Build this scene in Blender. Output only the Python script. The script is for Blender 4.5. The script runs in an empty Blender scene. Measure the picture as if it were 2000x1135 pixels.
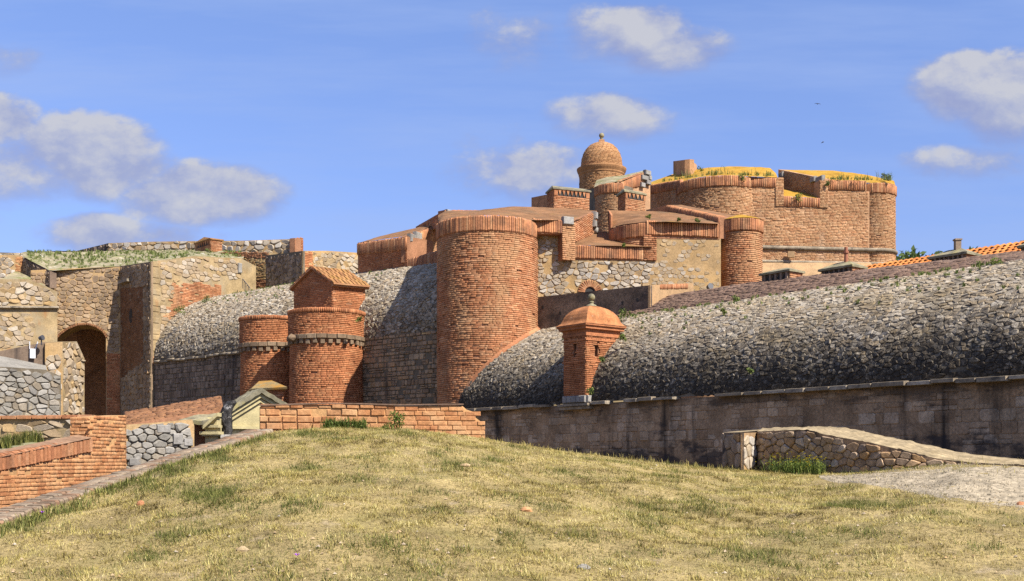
import bpy, bmesh, math, random
import numpy as np
from mathutils import Vector, Matrix, noise

# ------------------------------------------------------------------ camera, sky, sun, exposure
S = bpy.context.scene
COL = S.collection
F, EYE, HZ = 2222.22, 1.6, 900.0          # focal length in photo pixels, eye height, horizon row
cam = bpy.data.cameras.new('camera'); cam_o = bpy.data.objects.new('camera', cam); COL.objects.link(cam_o)
cam.sensor_width = 36; cam.lens = 40; cam.shift_y = (HZ - 567.5) / 2000.0
cam.clip_start = 0.1; cam.clip_end = 6000
cam_o.location = (0, 0, EYE); cam_o.rotation_euler = (math.radians(90), 0, 0)
S.camera = cam_o
S.render.engine = 'CYCLES'
S.cycles.use_denoising = False
S.view_settings.view_transform = 'Standard'; S.view_settings.look = 'None'
S.view_settings.exposure = 1.0; S.view_settings.gamma = 1.0
S.view_settings.use_curve_mapping = False

SUN_AZ, SUN_EL = math.radians(48), math.radians(48)     # azimuth right of the viewer's back
D = Vector((math.sin(SUN_AZ) * math.cos(SUN_EL), -math.cos(SUN_AZ) * math.cos(SUN_EL), math.sin(SUN_EL)))
sl = bpy.data.lights.new('sun', 'SUN'); sl.energy = 5.0; sl.angle = math.radians(0.5); sl.color = (1.0, 0.93, 0.82)
so = bpy.data.objects.new('sun', sl); COL.objects.link(so)
so.rotation_euler = D.to_track_quat('Z', 'Y').to_euler(); so.location = (60, -40, 90)


class NT:
    """small helper round a node tree"""
    def __init__(s, nt): s.nt = nt; s.n = nt.nodes; s.l = nt.links
    def new(s, t, **kw):
        n = s.n.new(t)
        for k, v in kw.items(): setattr(n, k, v)
        return n
    def put(s, sock, v):
        if isinstance(v, bpy.types.NodeSocket): s.l.new(v, sock)
        elif v is not None: sock.default_value = v
    def m(s, op, a, b=None, c=None, clamp=False):
        n = s.new('ShaderNodeMath', operation=op, use_clamp=clamp)
        s.put(n.inputs[0], a); s.put(n.inputs[1], b)
        if c is not None: s.put(n.inputs[2], c)
        return n.outputs[0]
    def vm(s, op, a, b=None):
        n = s.new('ShaderNodeVectorMath', operation=op)
        s.put(n.inputs[0], a); s.put(n.inputs[1], b)
        return n.outputs[0]
    def noise(s, vec, scale, detail=4.0, rough=0.55, col=False):
        n = s.new('ShaderNodeTexNoise'); s.put(n.inputs['Vector'], vec)
        n.inputs['Scale'].default_value = scale; n.inputs['Detail'].default_value = detail
        n.inputs['Roughness'].default_value = rough
        return n.outputs['Color' if col else 'Fac']
    def ramp(s, fac, stops, interp='LINEAR'):
        n = s.new('ShaderNodeValToRGB'); s.put(n.inputs[0], fac)
        cr = n.color_ramp; cr.interpolation = interp
        while len(cr.elements) < len(stops): cr.elements.new(0.5)
        for e, (p, c) in zip(cr.elements, stops):
            e.position = p; e.color = c if len(c) == 4 else (*c, 1)
        return n.outputs[0]
    def mr(s, v, a, b, c=0.0, d=1.0, smooth=False):
        n = s.new('ShaderNodeMapRange'); n.clamp = True
        if smooth: n.interpolation_type = 'SMOOTHSTEP'
        s.put(n.inputs[0], v)
        for i, x in enumerate((a, b, c, d)): s.put(n.inputs[i + 1], x)
        return n.outputs[0]
    def mix(s, fac, a, b, mode='MIX'):
        n = s.new('ShaderNodeMix', data_type='RGBA', blend_type=mode)
        s.put(n.inputs[0], fac)
        for i, v in ((6, a), (7, b)):
            if isinstance(v, tuple) and len(v) == 3: v = (*v, 1)
            s.put(n.inputs[i], v)
        return n.outputs[2]


def make_world():
    w = bpy.data.worlds.new('World'); S.world = w; w.use_nodes = True
    t = NT(w.node_tree); t.n.clear()
    out = t.new('ShaderNodeOutputWorld'); bg = t.new('ShaderNodeBackground')
    bg.inputs['Strength'].default_value = 0.095
    sky = t.new('ShaderNodeTexSky', sky_type='NISHITA')
    sky.sun_disc = False; sky.sun_elevation = SUN_EL; sky.sun_rotation = math.atan2(D.x, D.y)
    sky.altitude = 50; sky.air_density = 1.0; sky.dust_density = 0.6; sky.ozone_density = 2.0
    tc = t.new('ShaderNodeTexCoord'); d = tc.outputs['Generated']
    sp = t.new('ShaderNodeSeparateXYZ'); t.put(sp.inputs[0], d)
    yy = t.m('MAXIMUM', t.m('ABSOLUTE', sp.outputs[1]), 0.02)
    u = t.m('DIVIDE', sp.outputs[0], yy); v = t.m('DIVIDE', sp.outputs[2], yy)
    cv = t.new('ShaderNodeCombineXYZ'); t.put(cv.inputs[0], u); t.put(cv.inputs[1], t.m('MULTIPLY', v, 1.5)); t.put(cv.inputs[2], t.m('SIGN', sp.outputs[1]))
    n1 = t.noise(cv.outputs[0], 13.0, 9.0, 0.6)
    up = t.new('ShaderNodeVectorMath', operation='ADD'); t.put(up.inputs[0], cv.outputs[0]); up.inputs[1].default_value = (0.012, 0.022, 0)
    n2 = t.noise(up.outputs[0], 13.0, 9.0, 0.6)
    lobes = [  # direction of each cloud puff as photo pixels (x, y, half width, half height, weight)
        (-5, 245, 75, 50, 1.05), (60, 325, 125, 70, 1.0), (145, 298, 128, 68, 1.15), (215, 340, 105, 52, 1.0),
        (300, 385, 70, 46, 1.0), (400, 385, 130, 56, 1.2), (465, 405, 75, 36, .75),
        (190, 462, 110, 42, .95), (310, 472, 140, 42, .8), (15, 118, 62, 34, .55), (130, 118, 45, 18, .25),
        (1180, 70, 75, 52, .85), (1240, 62, 85, 52, 1.1), (1310, 98, 98, 46, .95), (1010, 75, 90, 56, .62),
        (1190, 230, 105, 44, .9), (1030, 340, 130, 54, .8), (1000, 378, 80, 36, .65), (925, 270, 45, 26, .45), (1000, 265, 34, 26, .4),
        (1890, 175, 95, 62, 1.15), (1975, 198, 105, 80, 1.15), (2120, 200, 110, 70, .9), (1900, 322, 120, 36, .72),
        (2400, 120, 160, 80, 1.0), (-500, 150, 200, 80, 1.0), (-250, 430, 180, 50, .9), (2700, 380, 200, 60, .9), (600, -350, 200, 90, 1.0), (1900, -420, 260, 90, 1.0)]
    fmax = None; wsum = None; ssum = None
    for (px, py, rx, ry, wt) in lobes:
        a = t.m('DIVIDE', t.m('SUBTRACT', u, (px - 1000) / F), rx * 1.6 / F)
        b = t.m('DIVIDE', t.m('SUBTRACT', v, (HZ - py) / F), ry * 1.5 / F)
        q = t.m('ADD', t.m('MULTIPLY', a, a), t.m('MULTIPLY', b, b))
        f = t.m('MULTIPLY', t.m('MAXIMUM', t.m('SUBTRACT', 1.0, q), 0.0), wt)
        fmax = f if fmax is None else t.m('MAXIMUM', fmax, f)
        wsum = f if wsum is None else t.m('ADD', wsum, f)
        g = t.m('MULTIPLY', f, b); ssum = g if ssum is None else t.m('ADD', ssum, g)
    front = t.m('GREATER_THAN', sp.outputs[1], 0.0)
    # the half of the sky behind the camera carries the same scattered clouds, from noise alone
    nb = t.noise(d, 3.0, 7.0, 0.55)
    fback = t.m('MULTIPLY', t.mr(nb, 0.52, 0.72), t.m('SUBTRACT', 1.0, front))
    fall = t.m('ADD', t.m('MULTIPLY', fmax, front), fback)
    dens = t.m('ADD', fall, t.m('MULTIPLY', t.m('SUBTRACT', n1, 0.5), 1.8))
    gate = t.mr(fall, 0.0, 0.25)
    vert = t.m('DIVIDE', ssum, t.m('ADD', wsum, 0.05))
    hi = t.m('SUBTRACT', 0.92, t.m('MULTIPLY', vert, 0.45))
    mask = t.m('MULTIPLY', t.mr(dens, 0.22, hi, smooth=True), gate)
    shade = t.m('ADD', t.m('MULTIPLY', t.m('DIVIDE', ssum, t.m('ADD', wsum, 0.05)), 0.55),
                t.m('MULTIPLY', t.m('SUBTRACT', n1, n2), 3.0))
    shade = t.m('ADD', shade, t.m('MULTIPLY', t.m('SUBTRACT', mask, 0.6), 0.7))
    ccol = t.ramp(t.m('ADD', t.m('MULTIPLY', shade, 0.8), 0.42), [(0.0, (1.6, 1.85, 3.2)), (0.45, (2.0, 2.25, 3.35)), (1.0, (3.15, 3.2, 3.5))])
    mp = t.new('ShaderNodeMapping'); t.put(mp.inputs[0], cv.outputs[0]); mp.inputs['Scale'].default_value = (1.0, 5.0, 1.0)
    wisp = t.m('MULTIPLY', t.mr(t.noise(mp.outputs[0], 3.0, 5.0, 0.6), 0.42, 0.75), 0.5)
    tint = t.mix(1.0, sky.outputs[0], SKYTINT, 'MULTIPLY')
    hz = t.mr(sp.outputs[2], 0.0, 0.42, 0.74, 1.30)
    hv = t.new('ShaderNodeCombineXYZ'); t.put(hv.inputs[0], hz); t.put(hv.inputs[1], hz); t.put(hv.inputs[2], t.m('POWER', hz, 0.75))
    lift = t.mix(1.0, tint, hv.outputs[0], 'MULTIPLY')
    base = t.mix(wisp, lift, (2.0, 2.7, 4.6))
    col = t.mix(t.m('MULTIPLY', mask, 0.93), base, ccol)
    t.put(bg.inputs['Color'], col); t.l.new(bg.outputs[0], out.inputs[0])


SKYTINT = (0.69, 0.70, 0.94)
make_world()

# ------------------------------------------------------------------ materials
ALB = 0.86     # surface colours below are written a little light; this is their common scale


def pm(name, cols, rough=0.92, var=0.5, nscale=1.2, stains_shade=(), bump=0.4, bscale=30.0, fine=0.3):
    """masonry-like material: a tone per loose piece, broad mottling, stains from noise, painted ledge shade, fine relief"""
    m = bpy.data.materials.new(name); m.use_nodes = True
    t = NT(m.node_tree); b = t.n['Principled BSDF']
    b.inputs['Roughness'].default_value = rough; b.inputs['Specular IOR Level'].default_value = 0.15
    g = t.new('ShaderNodeNewGeometry'); oi = t.new('ShaderNodeObjectInfo')
    pos = g.outputs['Position']
    r = t.m('FRACT', t.m('ADD', g.outputs['Random Per Island'], oi.outputs['Random']))
    cols = [tuple(ALB * x for x in c) for c in cols]; stains_shade = [dict(st, col=tuple(ALB * x for x in st['col'])) for st in stains_shade]
    if len(cols) == 1: cols = [cols[0], cols[0]]
    k = len(cols)
    c = t.ramp(r, [(i / max(1, k - 1), cc) for i, cc in enumerate(cols)])
    mot = t.noise(pos, nscale, 5.0, 0.6)
    mv = t.mr(mot, 0.25, 0.75, 1.0 - var, 1.0 + var)
    fn = t.noise(pos, bscale * 0.4, 4.0, 0.65)
    mv = t.m('MULTIPLY', mv, t.mr(fn, 0.25, 0.75, 1.0 - fine, 1.0 + fine))
    vv = t.new('ShaderNodeCombineXYZ')
    for i in range(3): t.put(vv.inputs[i], mv)
    c = t.mix(1.0, c, vv.outputs[0], 'MULTIPLY')
    sep = None
    for st in stains_shade:
        mp = t.new('ShaderNodeMapping'); t.put(mp.inputs[0], pos)
        mp.inputs['Scale'].default_value = st['scale']; mp.inputs['Location'].default_value = st.get('off', (0, 0, 0))
        n = t.noise(mp.outputs[0], 1.0, st.get('detail', 5.0), st.get('rough', 0.6))
        if 'z' in st:     # height where growth, and the painted ledge shade, is densest
            if sep is None:
                sep = t.new('ShaderNodeSeparateXYZ'); t.put(sep.inputs[0], pos)
            z0, z1, amt = st['z']
            n = t.m('ADD', n, t.mr(sep.outputs[2], z0, z1, amt, 0.0))
        f = t.m('MULTIPLY', t.mr(n, st['lo'], st['hi']), st.get('amt', 1.0))
        c = t.mix(f, c, st['col'])
    t.put(b.inputs['Base Color'], c)
    bp = t.new('ShaderNodeBump'); bp.inputs['Strength'].default_value = bump; bp.inputs['Distance'].default_value = 0.03
    t.put(bp.inputs['Height'], t.noise(pos, bscale, 5.0, 0.7)); t.put(b.inputs['Normal'], bp.outputs[0])
    return m


def plain(name, col, rough=0.8, metal=0.0):
    m = bpy.data.materials.new(name); m.use_nodes = True
    t = NT(m.node_tree); b = t.n['Principled BSDF']
    g = t.new('ShaderNodeNewGeometry')
    c = t.mix(t.mr(t.noise(g.outputs['Position'], 8.0), 0.3, 0.7), tuple(x * 0.85 for x in col), col)
    t.put(b.inputs['Base Color'], c); b.inputs['Roughness'].default_value = rough; b.inputs['Metallic'].default_value = metal
    return m


def tone_mat(name, stops, rough=0.85, trans=0.25):
    """leaf and blade material: colour from the float attribute 'tone'"""
    m = bpy.data.materials.new(name); m.use_nodes = True
    t = NT(m.node_tree); b = t.n['Principled BSDF']
    a = t.new('ShaderNodeAttribute'); a.attribute_name = 'tone'
    c = t.ramp(a.outputs['Fac'], [(p, tuple(x for x in k)) for p, k in stops])
    t.put(b.inputs['Base Color'], c); b.inputs['Roughness'].default_value = rough
    b.inputs['Specular IOR Level'].default_value = 0.1
    if trans:
        tr = t.new('ShaderNodeBsdfTranslucent'); t.put(tr.inputs['Color'], c)
        mx = t.new('ShaderNodeMixShader'); mx.inputs[0].default_value = trans
        t.l.new(b.outputs[0], mx.inputs[1]); t.l.new(tr.outputs[0], mx.inputs[2])
        t.l.new(mx.outputs[0], t.n['Material Output'].inputs[0])
    return m


STREAK = dict(scale=(1.1, 1.1, 0.12), lo=0.55, hi=0.72, col=(0.035, 0.03, 0.028), amt=0.8)
M = {}
M['brick'] = pm('red_brick', [(0.29, 0.118, 0.056), (0.42, 0.19, 0.09), (0.36, 0.15, 0.07), (0.48, 0.255, 0.135), (0.32, 0.13, 0.06), (0.44, 0.22, 0.108)], var=0.38, nscale=0.8, fine=.35,
                stains_shade=[dict(scale=(.45, .45, .3), lo=.48, hi=.64, col=(.46, .28, .145), amt=.65), dict(scale=(2.2, 2.2, 1.4), off=(6, 2, 3), lo=.60, hi=.72, col=(.42, .33, .24), amt=.55, detail=7, rough=.75),
                    dict(scale=(1.3, 1.3, .13), lo=.57, hi=.72, col=(.10, .055, .038), amt=.65), dict(scale=(3., 3., 3.), off=(1, 7, 2), lo=.64, hi=.72, col=(.09, .05, .035), amt=.6, detail=7, rough=.75)])
M['brick_red'] = pm('deep_red_brick', [(0.30, 0.112, 0.05), (0.43, 0.178, 0.08), (0.36, 0.138, 0.06), (0.47, 0.22, 0.105)], var=0.36, fine=.35, stains_shade=[dict(scale=(1.2, 1.2, .4), lo=.58, hi=.74, col=(.14, .06, .035), amt=.6), dict(scale=(.8, .8, .8), off=(1, 5, 3), lo=.58, hi=.74, col=(.46, .25, .12), amt=.5)])
M['brick_pale'] = pm('weathered_pale_brick', [(0.38, 0.205, 0.10), (0.45, 0.265, 0.138), (0.32, 0.157, 0.076), (0.48, 0.30, 0.165), (0.40, 0.195, 0.093)], var=0.28, nscale=0.5,
                     stains_shade=[dict(scale=(.4, .4, .2), lo=.55, hi=.7, col=(.58, .40, .26), amt=.55), dict(scale=(.5, .5, .12), off=(4, 1, 2), lo=.66, hi=.78, col=(.10, .085, .075), amt=.7)])
M['brick_orange'] = pm('bright_orange_brick', [(0.42, 0.19, 0.078), (0.48, 0.25, 0.115), (0.37, 0.155, 0.065), (0.50, 0.28, 0.135)], var=0.3, nscale=1.5, fine=.35,
                       stains_shade=[dict(scale=(1.5, 1.5, 1.5), lo=.52, hi=.75, col=(.48, .31, .16), amt=.7), dict(scale=(2.2, 2.2, 2.2), off=(5, 1, 8), lo=.60, hi=.74, col=(.24, .15, .08), amt=.6, detail=7)])
M['brick_yellow'] = pm('yellow_ochre_brick', [(0.46, 0.30, 0.12), (0.52, 0.36, 0.17), (0.42, 0.22, 0.09), (0.55, 0.40, 0.2)], var=0.25)
M['brick_rim'] = pm('weathered_rim_brick', [(0.38, 0.165, 0.08), (0.47, 0.215, 0.10), (0.30, 0.13, 0.07), (0.52, 0.28, 0.14)], var=0.35, nscale=2.0,
                    stains_shade=[dict(scale=(1.2, 1.2, 1.2), lo=.52, hi=.72, col=(.085, .058, .042), amt=.8, detail=7, rough=.7), dict(scale=(1.6, 1.6, 1.6), off=(7, 3, 1), lo=.66, hi=.78, col=(.42, .26, .05), amt=.7)])
M['brick_brown'] = pm('brown_dome_brick', [(0.36, 0.19, 0.085), (0.42, 0.235, 0.11), (0.31, 0.155, 0.07), (0.45, 0.26, 0.13)], var=0.3)
M['mortar_red'] = pm('red_mortar', [(0.31, 0.155, 0.085)], var=0.35)
M['mortar_pale'] = pm('pale_mortar', [(0.42, 0.25, 0.14)], var=0.3)
M['mortar_tan'] = pm('tan_mortar', [(0.37, 0.25, 0.125)], var=0.35, nscale=0.8, stains_shade=[dict(scale=(.4, .4, .3), lo=.5, hi=.7, col=(.50, .30, .10), amt=.6)])
M['mortar_orange'] = pm('orange_mortar', [(0.50, 0.29, 0.13)], var=0.3)
M['mortar_grey'] = pm('grey_mortar', [(0.15, 0.125, 0.09)], var=0.45)
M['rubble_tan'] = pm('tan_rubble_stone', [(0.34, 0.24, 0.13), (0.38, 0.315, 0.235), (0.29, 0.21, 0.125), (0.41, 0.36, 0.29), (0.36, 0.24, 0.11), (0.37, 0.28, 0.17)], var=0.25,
                     stains_shade=[dict(scale=(.5, .5, .5), lo=.56, hi=.7, col=(.48, .31, .13), amt=.6)])
M['rubble_white'] = pm('whitish_rubble_stone', [(0.41, 0.355, 0.28), (0.34, 0.285, 0.22), (0.46, 0.42, 0.36), (0.38, 0.30, 0.20), (0.31, 0.255, 0.19), (0.39, 0.27, 0.145)], var=0.25)
M['rubble_brown'] = pm('brown_rubble_stone', [(0.31, 0.22, 0.135), (0.24, 0.17, 0.11), (0.38, 0.28, 0.175), (0.28, 0.195, 0.125), (0.34, 0.22, 0.115)], var=0.3, stains_shade=[STREAK])
M['rubble_grey'] = pm('grey_rubble_stone', [(0.28, 0.26, 0.225), (0.22, 0.205, 0.175), (0.34, 0.32, 0.285), (0.27, 0.225, 0.165), (0.18, 0.17, 0.155)], var=0.25,
                      stains_shade=[dict(scale=(.9, .9, .9), lo=.6, hi=.75, col=(.40, .29, .14), amt=.6)])
TAL = dict(rough=0.95, var=0.3, bump=0.7)
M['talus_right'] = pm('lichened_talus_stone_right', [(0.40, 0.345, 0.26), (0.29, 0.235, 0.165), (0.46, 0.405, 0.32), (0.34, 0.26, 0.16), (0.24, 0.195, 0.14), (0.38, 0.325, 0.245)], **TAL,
                      stains_shade=[dict(scale=(.35, .35, .5), lo=.52, hi=.7, col=(.30, .225, .12), amt=.65),
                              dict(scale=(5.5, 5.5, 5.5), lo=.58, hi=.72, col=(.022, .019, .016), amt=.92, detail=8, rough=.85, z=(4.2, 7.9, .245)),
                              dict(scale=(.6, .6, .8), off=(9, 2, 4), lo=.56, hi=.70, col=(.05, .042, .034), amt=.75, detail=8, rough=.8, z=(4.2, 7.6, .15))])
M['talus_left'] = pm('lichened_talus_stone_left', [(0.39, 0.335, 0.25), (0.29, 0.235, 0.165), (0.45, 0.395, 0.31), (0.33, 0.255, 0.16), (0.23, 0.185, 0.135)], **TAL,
                     stains_shade=[dict(scale=(.3, .3, .4), lo=.56, hi=.72, col=(.28, .22, .12), amt=.5),
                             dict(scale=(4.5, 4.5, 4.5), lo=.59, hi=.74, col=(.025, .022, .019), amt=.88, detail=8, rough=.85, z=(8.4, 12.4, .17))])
M['curtain'] = pm('brownish_curtain_stone', [(0.34, 0.225, 0.13), (0.42, 0.30, 0.19), (0.28, 0.18, 0.105), (0.45, 0.335, 0.225), (0.31, 0.20, 0.115), (0.37, 0.255, 0.155)], var=0.5, nscale=0.9, fine=0.4,
                  stains_shade=[dict(scale=(1.0, 1.0, .09), lo=.56, hi=.68, col=(.03, .025, .021), amt=.9), dict(scale=(.5, .5, 2.5), off=(0, 3, 0), lo=.62, hi=.74, col=(.05, .04, .032), amt=.65, z=(4.15, 3.4, .26)), dict(scale=(1.3, 1.3, 1.3), off=(3, 9, 2), lo=.58, hi=.75, col=(.40, .29, .19), amt=.5),  # second entry: shade under the cordon ledge, painted into the stone colour
                          dict(scale=(1., 1., 2.0), lo=.60, hi=.72, col=(.03, .028, .03), amt=.8, z=(1.6, 2.6, .25))])
M['curtain_mortar'] = pm('brownish_curtain_mortar', [(0.31, 0.205, 0.12)], var=0.5, nscale=0.9, fine=0.4,
                         stains_shade=[dict(scale=(1.0, 1.0, .09), lo=.56, hi=.68, col=(.03, .025, .021), amt=.9), dict(scale=(.5, .5, 2.5), off=(0, 3, 0), lo=.62, hi=.74, col=(.05, .04, .032), amt=.65, z=(4.15, 3.4, .26)), dict(scale=(1., 1., 2.0), lo=.60, hi=.72, col=(.03, .028, .03), amt=.8, z=(1.6, 2.6, .25))])  # second entry paints the cordon's shade into the mortar too
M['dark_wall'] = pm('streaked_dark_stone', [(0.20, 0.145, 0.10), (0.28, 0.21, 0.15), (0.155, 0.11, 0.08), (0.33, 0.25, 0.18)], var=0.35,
                    stains_shade=[dict(scale=(1.2, 1.2, .1), lo=.52, hi=.68, col=(.035, .03, .03), amt=.85)])
M['cordon'] = pm('pale_cordon_stone', [(0.30, 0.245, 0.175), (0.23, 0.185, 0.13), (0.35, 0.295, 0.22)], var=0.45, nscale=1.5,
                 stains_shade=[dict(scale=(1.5, 1.5, 3.0), lo=.56, hi=.68, col=(.05, .045, .04), amt=.8)])
M['strip'] = pm('worn_brick_paving', [(0.165, 0.105, 0.075), (0.195, 0.128, 0.09), (0.145, 0.09, 0.066)], var=0.35, nscale=1.0,
                stains_shade=[dict(scale=(.7, .7, .7), lo=.55, hi=.75, col=(.20, .16, .13), amt=.6)])
M['kerb'] = pm('worn_kerb_brick', [(0.235, 0.18, 0.125), (0.28, 0.22, 0.155), (0.20, 0.145, 0.098), (0.25, 0.15, 0.09)], var=0.35, nscale=2.0)
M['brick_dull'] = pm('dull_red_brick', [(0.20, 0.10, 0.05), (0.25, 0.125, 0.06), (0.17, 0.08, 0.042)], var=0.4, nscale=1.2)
M['ledge'] = pm('weathered_ledge_stone', [(0.22, 0.155, 0.10), (0.18, 0.125, 0.08), (0.26, 0.19, 0.125)], var=0.45, nscale=2.0)
M['roof_brown'] = pm('mossy_brick_roof', [(0.22, 0.115, 0.055)], var=0.45, nscale=1.0, bump=0.9,
                     stains_shade=[dict(scale=(.6, .6, .6), lo=.52, hi=.68, col=(.16, .105, .06), amt=.8), dict(scale=(.8, .8, .8), off=(5, 5, 5), lo=.60, hi=.74, col=(.28, .165, .04), amt=.6)])
M['roof_lichen'] = pm('orange_lichen_roof', [(0.40, 0.225, 0.03)], var=0.35, nscale=0.9, bump=0.9,
                      stains_shade=[dict(scale=(.9, .9, .9), lo=.55, hi=.68, col=(.26, .21, .06), amt=.85), dict(scale=(2.5, 2.5, 2.5), lo=.62, hi=.75, col=(.10, .10, .03), amt=.7)])
M['roof_grass'] = pm('stony_grass_roof', [(0.29, 0.25, 0.155)], var=0.4, nscale=1.2, bump=1.0,
                     stains_shade=[dict(scale=(.8, .8, .8), lo=.48, hi=.62, col=(.17, .18, .06), amt=.85), dict(scale=(2.0, 2.0, 2.0), off=(3, 3, 3), lo=.60, hi=.7, col=(.55, .52, .46), amt=.8)])
M['stone_white'] = pm('pale_quoin_stone', [(0.25, 0.235, 0.215), (0.30, 0.285, 0.26), (0.21, 0.195, 0.175)], var=0.35, stains_shade=[dict(scale=(1.5, 1.5, 1.5), lo=.58, hi=.72, col=(.2, .18, .16), amt=.6)])
M['stone_lichen'] = pm('lichened_roof_stone', [(0.22, 0.195, 0.125), (0.26, 0.23, 0.14), (0.17, 0.155, 0.115)], var=0.45, nscale=2.5,
                       stains_shade=[dict(scale=(1.7, 1.7, 1.7), lo=.56, hi=.7, col=(.40, .34, .10), amt=.6), dict(scale=(3., 3., 3.), lo=.6, hi=.7, col=(.07, .065, .055), amt=.8)])
M['vent_roof'] = pm('orange_lichened_slab', [(0.26, 0.205, 0.10)], var=0.35, nscale=3.0,
                    stains_shade=[dict(scale=(1.5, 1.5, 1.5), lo=.46, hi=.64, col=(.36, .175, .025), amt=.9), dict(scale=(4., 4., 4.), lo=.6, hi=.72, col=(.2, .2, .11), amt=.8)])
M['plaster_dark'] = pm('blackened_plaster', [(0.145, 0.105, 0.078)], var=0.5, nscale=1.2, fine=0.6,
                       stains_shade=[dict(scale=(2.2, 2.2, 2.2), lo=.62, hi=.72, col=(.38, .34, .32), amt=.7, detail=8, rough=.75), dict(scale=(.8, .8, 1.4), lo=.5, hi=.7, col=(.03, .03, .03), amt=.8)])
M['plaster_tan'] = pm('tan_plaster', [(0.36, 0.235, 0.125)], var=0.35, nscale=1.2, stains_shade=[dict(scale=(1.2, 1.2, 1.2), lo=.55, hi=.7, col=(.42, .25, .12), amt=.6)])
M['plaster_orange'] = pm('orange_plaster', [(0.37, 0.155, 0.062)], var=0.4, nscale=2.2, fine=0.35,
                         stains_shade=[dict(scale=(2., 2., 2.), lo=.5, hi=.68, col=(.21, .085, .04), amt=.75), dict(scale=(4., 4., 4.), lo=.6, hi=.72, col=(.44, .26, .15), amt=.6)])
M['plaster_yellow'] = pm('yellow_plaster', [(0.44, 0.375, 0.20)], var=0.25, nscale=1.5, fine=0.12, stains_shade=[dict(scale=(2., 2., 1.2), lo=.56, hi=.72, col=(.34, .30, .16), amt=.75)])
M['plaster_ochre'] = pm('ochre_plaster', [(0.32, 0.235, 0.125)], var=0.45, nscale=0.9, stains_shade=[dict(scale=(.8, .8, .5), lo=.5, hi=.66, col=(.32, .26, .17), amt=.8), dict(scale=(1.1, 1.1, .5), off=(3, 1, 7), lo=.58, hi=.7, col=(.32, .16, .065), amt=.7)])
M['black_stone'] = pm('soot_black_stone', [(0.05, 0.047, 0.045)], var=0.5, nscale=6, fine=0.6, bump=1.0, stains_shade=[dict(scale=(7., 7., 7.), lo=.6, hi=.68, col=(.42, .40, .38), amt=.9)])
M['tile'] = pm('orange_roof_tile', [(0.46, 0.16, 0.04), (0.53, 0.21, 0.06), (0.40, 0.13, 0.035)], var=0.25)
M['tile_old'] = pm('old_lichened_tile', [(0.29, 0.145, 0.06), (0.34, 0.18, 0.07), (0.24, 0.115, 0.05)], var=0.4, nscale=2.5,
                   stains_shade=[dict(scale=(1.8, 1.8, 1.8), lo=.52, hi=.68, col=(.31, .185, .04), amt=.75)])
M['dark'] = plain('painted_hollow_shade', (0.02, 0.017, 0.015))  # near-black paint standing in for the shade inside openings
M['metal'] = plain('painted_white_metal', (0.55, 0.56, 0.58), 0.5)
M['metal_dark'] = plain('dark_metal', (0.06, 0.06, 0.065), 0.5)
M['rust'] = plain('rusty_pipe', (0.28, 0.10, 0.05), 0.8)
M['bridge'] = pm('bridge_rubble_stone', [(0.30, 0.21, 0.13), (0.37, 0.27, 0.175), (0.25, 0.18, 0.125), (0.36, 0.22, 0.10), (0.41, 0.34, 0.265)], var=0.35, nscale=3)
M['bridge_top'] = pm('sandy_bridge_top', [(0.29, 0.225, 0.13)], var=0.4, nscale=2.5, bscale=18, fine=.45,
                     stains_shade=[dict(scale=(1.5, 1.5, 1.5), lo=.55, hi=.7, col=(.20, .15, .08), amt=.7)])
M['gravel'] = pm('pale_gravel', [(0.29, 0.235, 0.155), (0.33, 0.275, 0.19), (0.23, 0.185, 0.12)], var=0.45, nscale=3.0, fine=0.5)
M['soil'] = pm('dry_soil', [(0.36, 0.275, 0.12)], var=0.45, nscale=1.1, fine=0.45, bump=0.9, bscale=60,
               stains_shade=[dict(scale=(.8, .8, .8), lo=.5, hi=.68, col=(.24, .205, .075), amt=.7), dict(scale=(1.7, 1.7, 1.7), off=(2, 8, 1), lo=.60, hi=.72, col=(.42, .33, .22), amt=.7), dict(scale=(13., 13., 13.), lo=.52, hi=.64, col=(.11, .08, .03), amt=.7)])
M['earth'] = pm('moat_earth', [(0.16, 0.12, 0.06)], var=0.3, nscale=0.2)
M['grass_dry'] = tone_mat('dry_grass_blade', [(0.0, (0.085, 0.065, 0.022)), (0.28, (0.29, 0.225, 0.075)), (0.55, (0.46, 0.38, 0.13)), (0.75, (0.38, 0.33, 0.095)), (1.0, (0.62, 0.53, 0.25))])
M['grass_green'] = tone_mat('green_grass_blade', [(0.0, (0.045, 0.06, 0.016)), (0.5, (0.11, 0.125, 0.033)), (1.0, (0.28, 0.26, 0.08))])
M['leaf'] = tone_mat('weed_leaf', [(0.0, (0.045, 0.07, 0.02)), (0.5, (0.11, 0.15, 0.04)), (1.0, (0.24, 0.26, 0.09))])
M['leaf_bright'] = tone_mat('bright_leaf', [(0.0, (0.05, 0.085, 0.018)), (0.5, (0.125, 0.17, 0.038)), (1.0, (0.27, 0.29, 0.08))])
M['wood'] = tone_mat('woodland_leaf', [(0.0, (0.04, 0.06, 0.02)), (0.5, (0.075, 0.11, 0.032)), (1.0, (0.13, 0.17, 0.06))])
M['petal_yellow'] = plain('yellow_petal', (0.75, 0.62, 0.04))
M['petal_violet'] = plain('violet_petal', (0.32, 0.09, 0.55))
M['bird'] = plain('bird_feather', (0.06, 0.05, 0.05))

# ------------------------------------------------------------------ geometry helpers
def PL(px, Y): return ((px - 1000) / F * Y, Y)
def P(px, py, Y): return Vector(((px - 1000) / F * Y, Y, EYE + (HZ - py) / F * Y))
def to_px(p):
    y = max(p[1], 0.3); return 1000 + p[0] / y * F, HZ - (p[2] - EYE) / y * F


def base_of(par):
    v = Vector((0, 0, 0))
    while par is not None: v = v + par.location; par = par.parent
    return v


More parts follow.
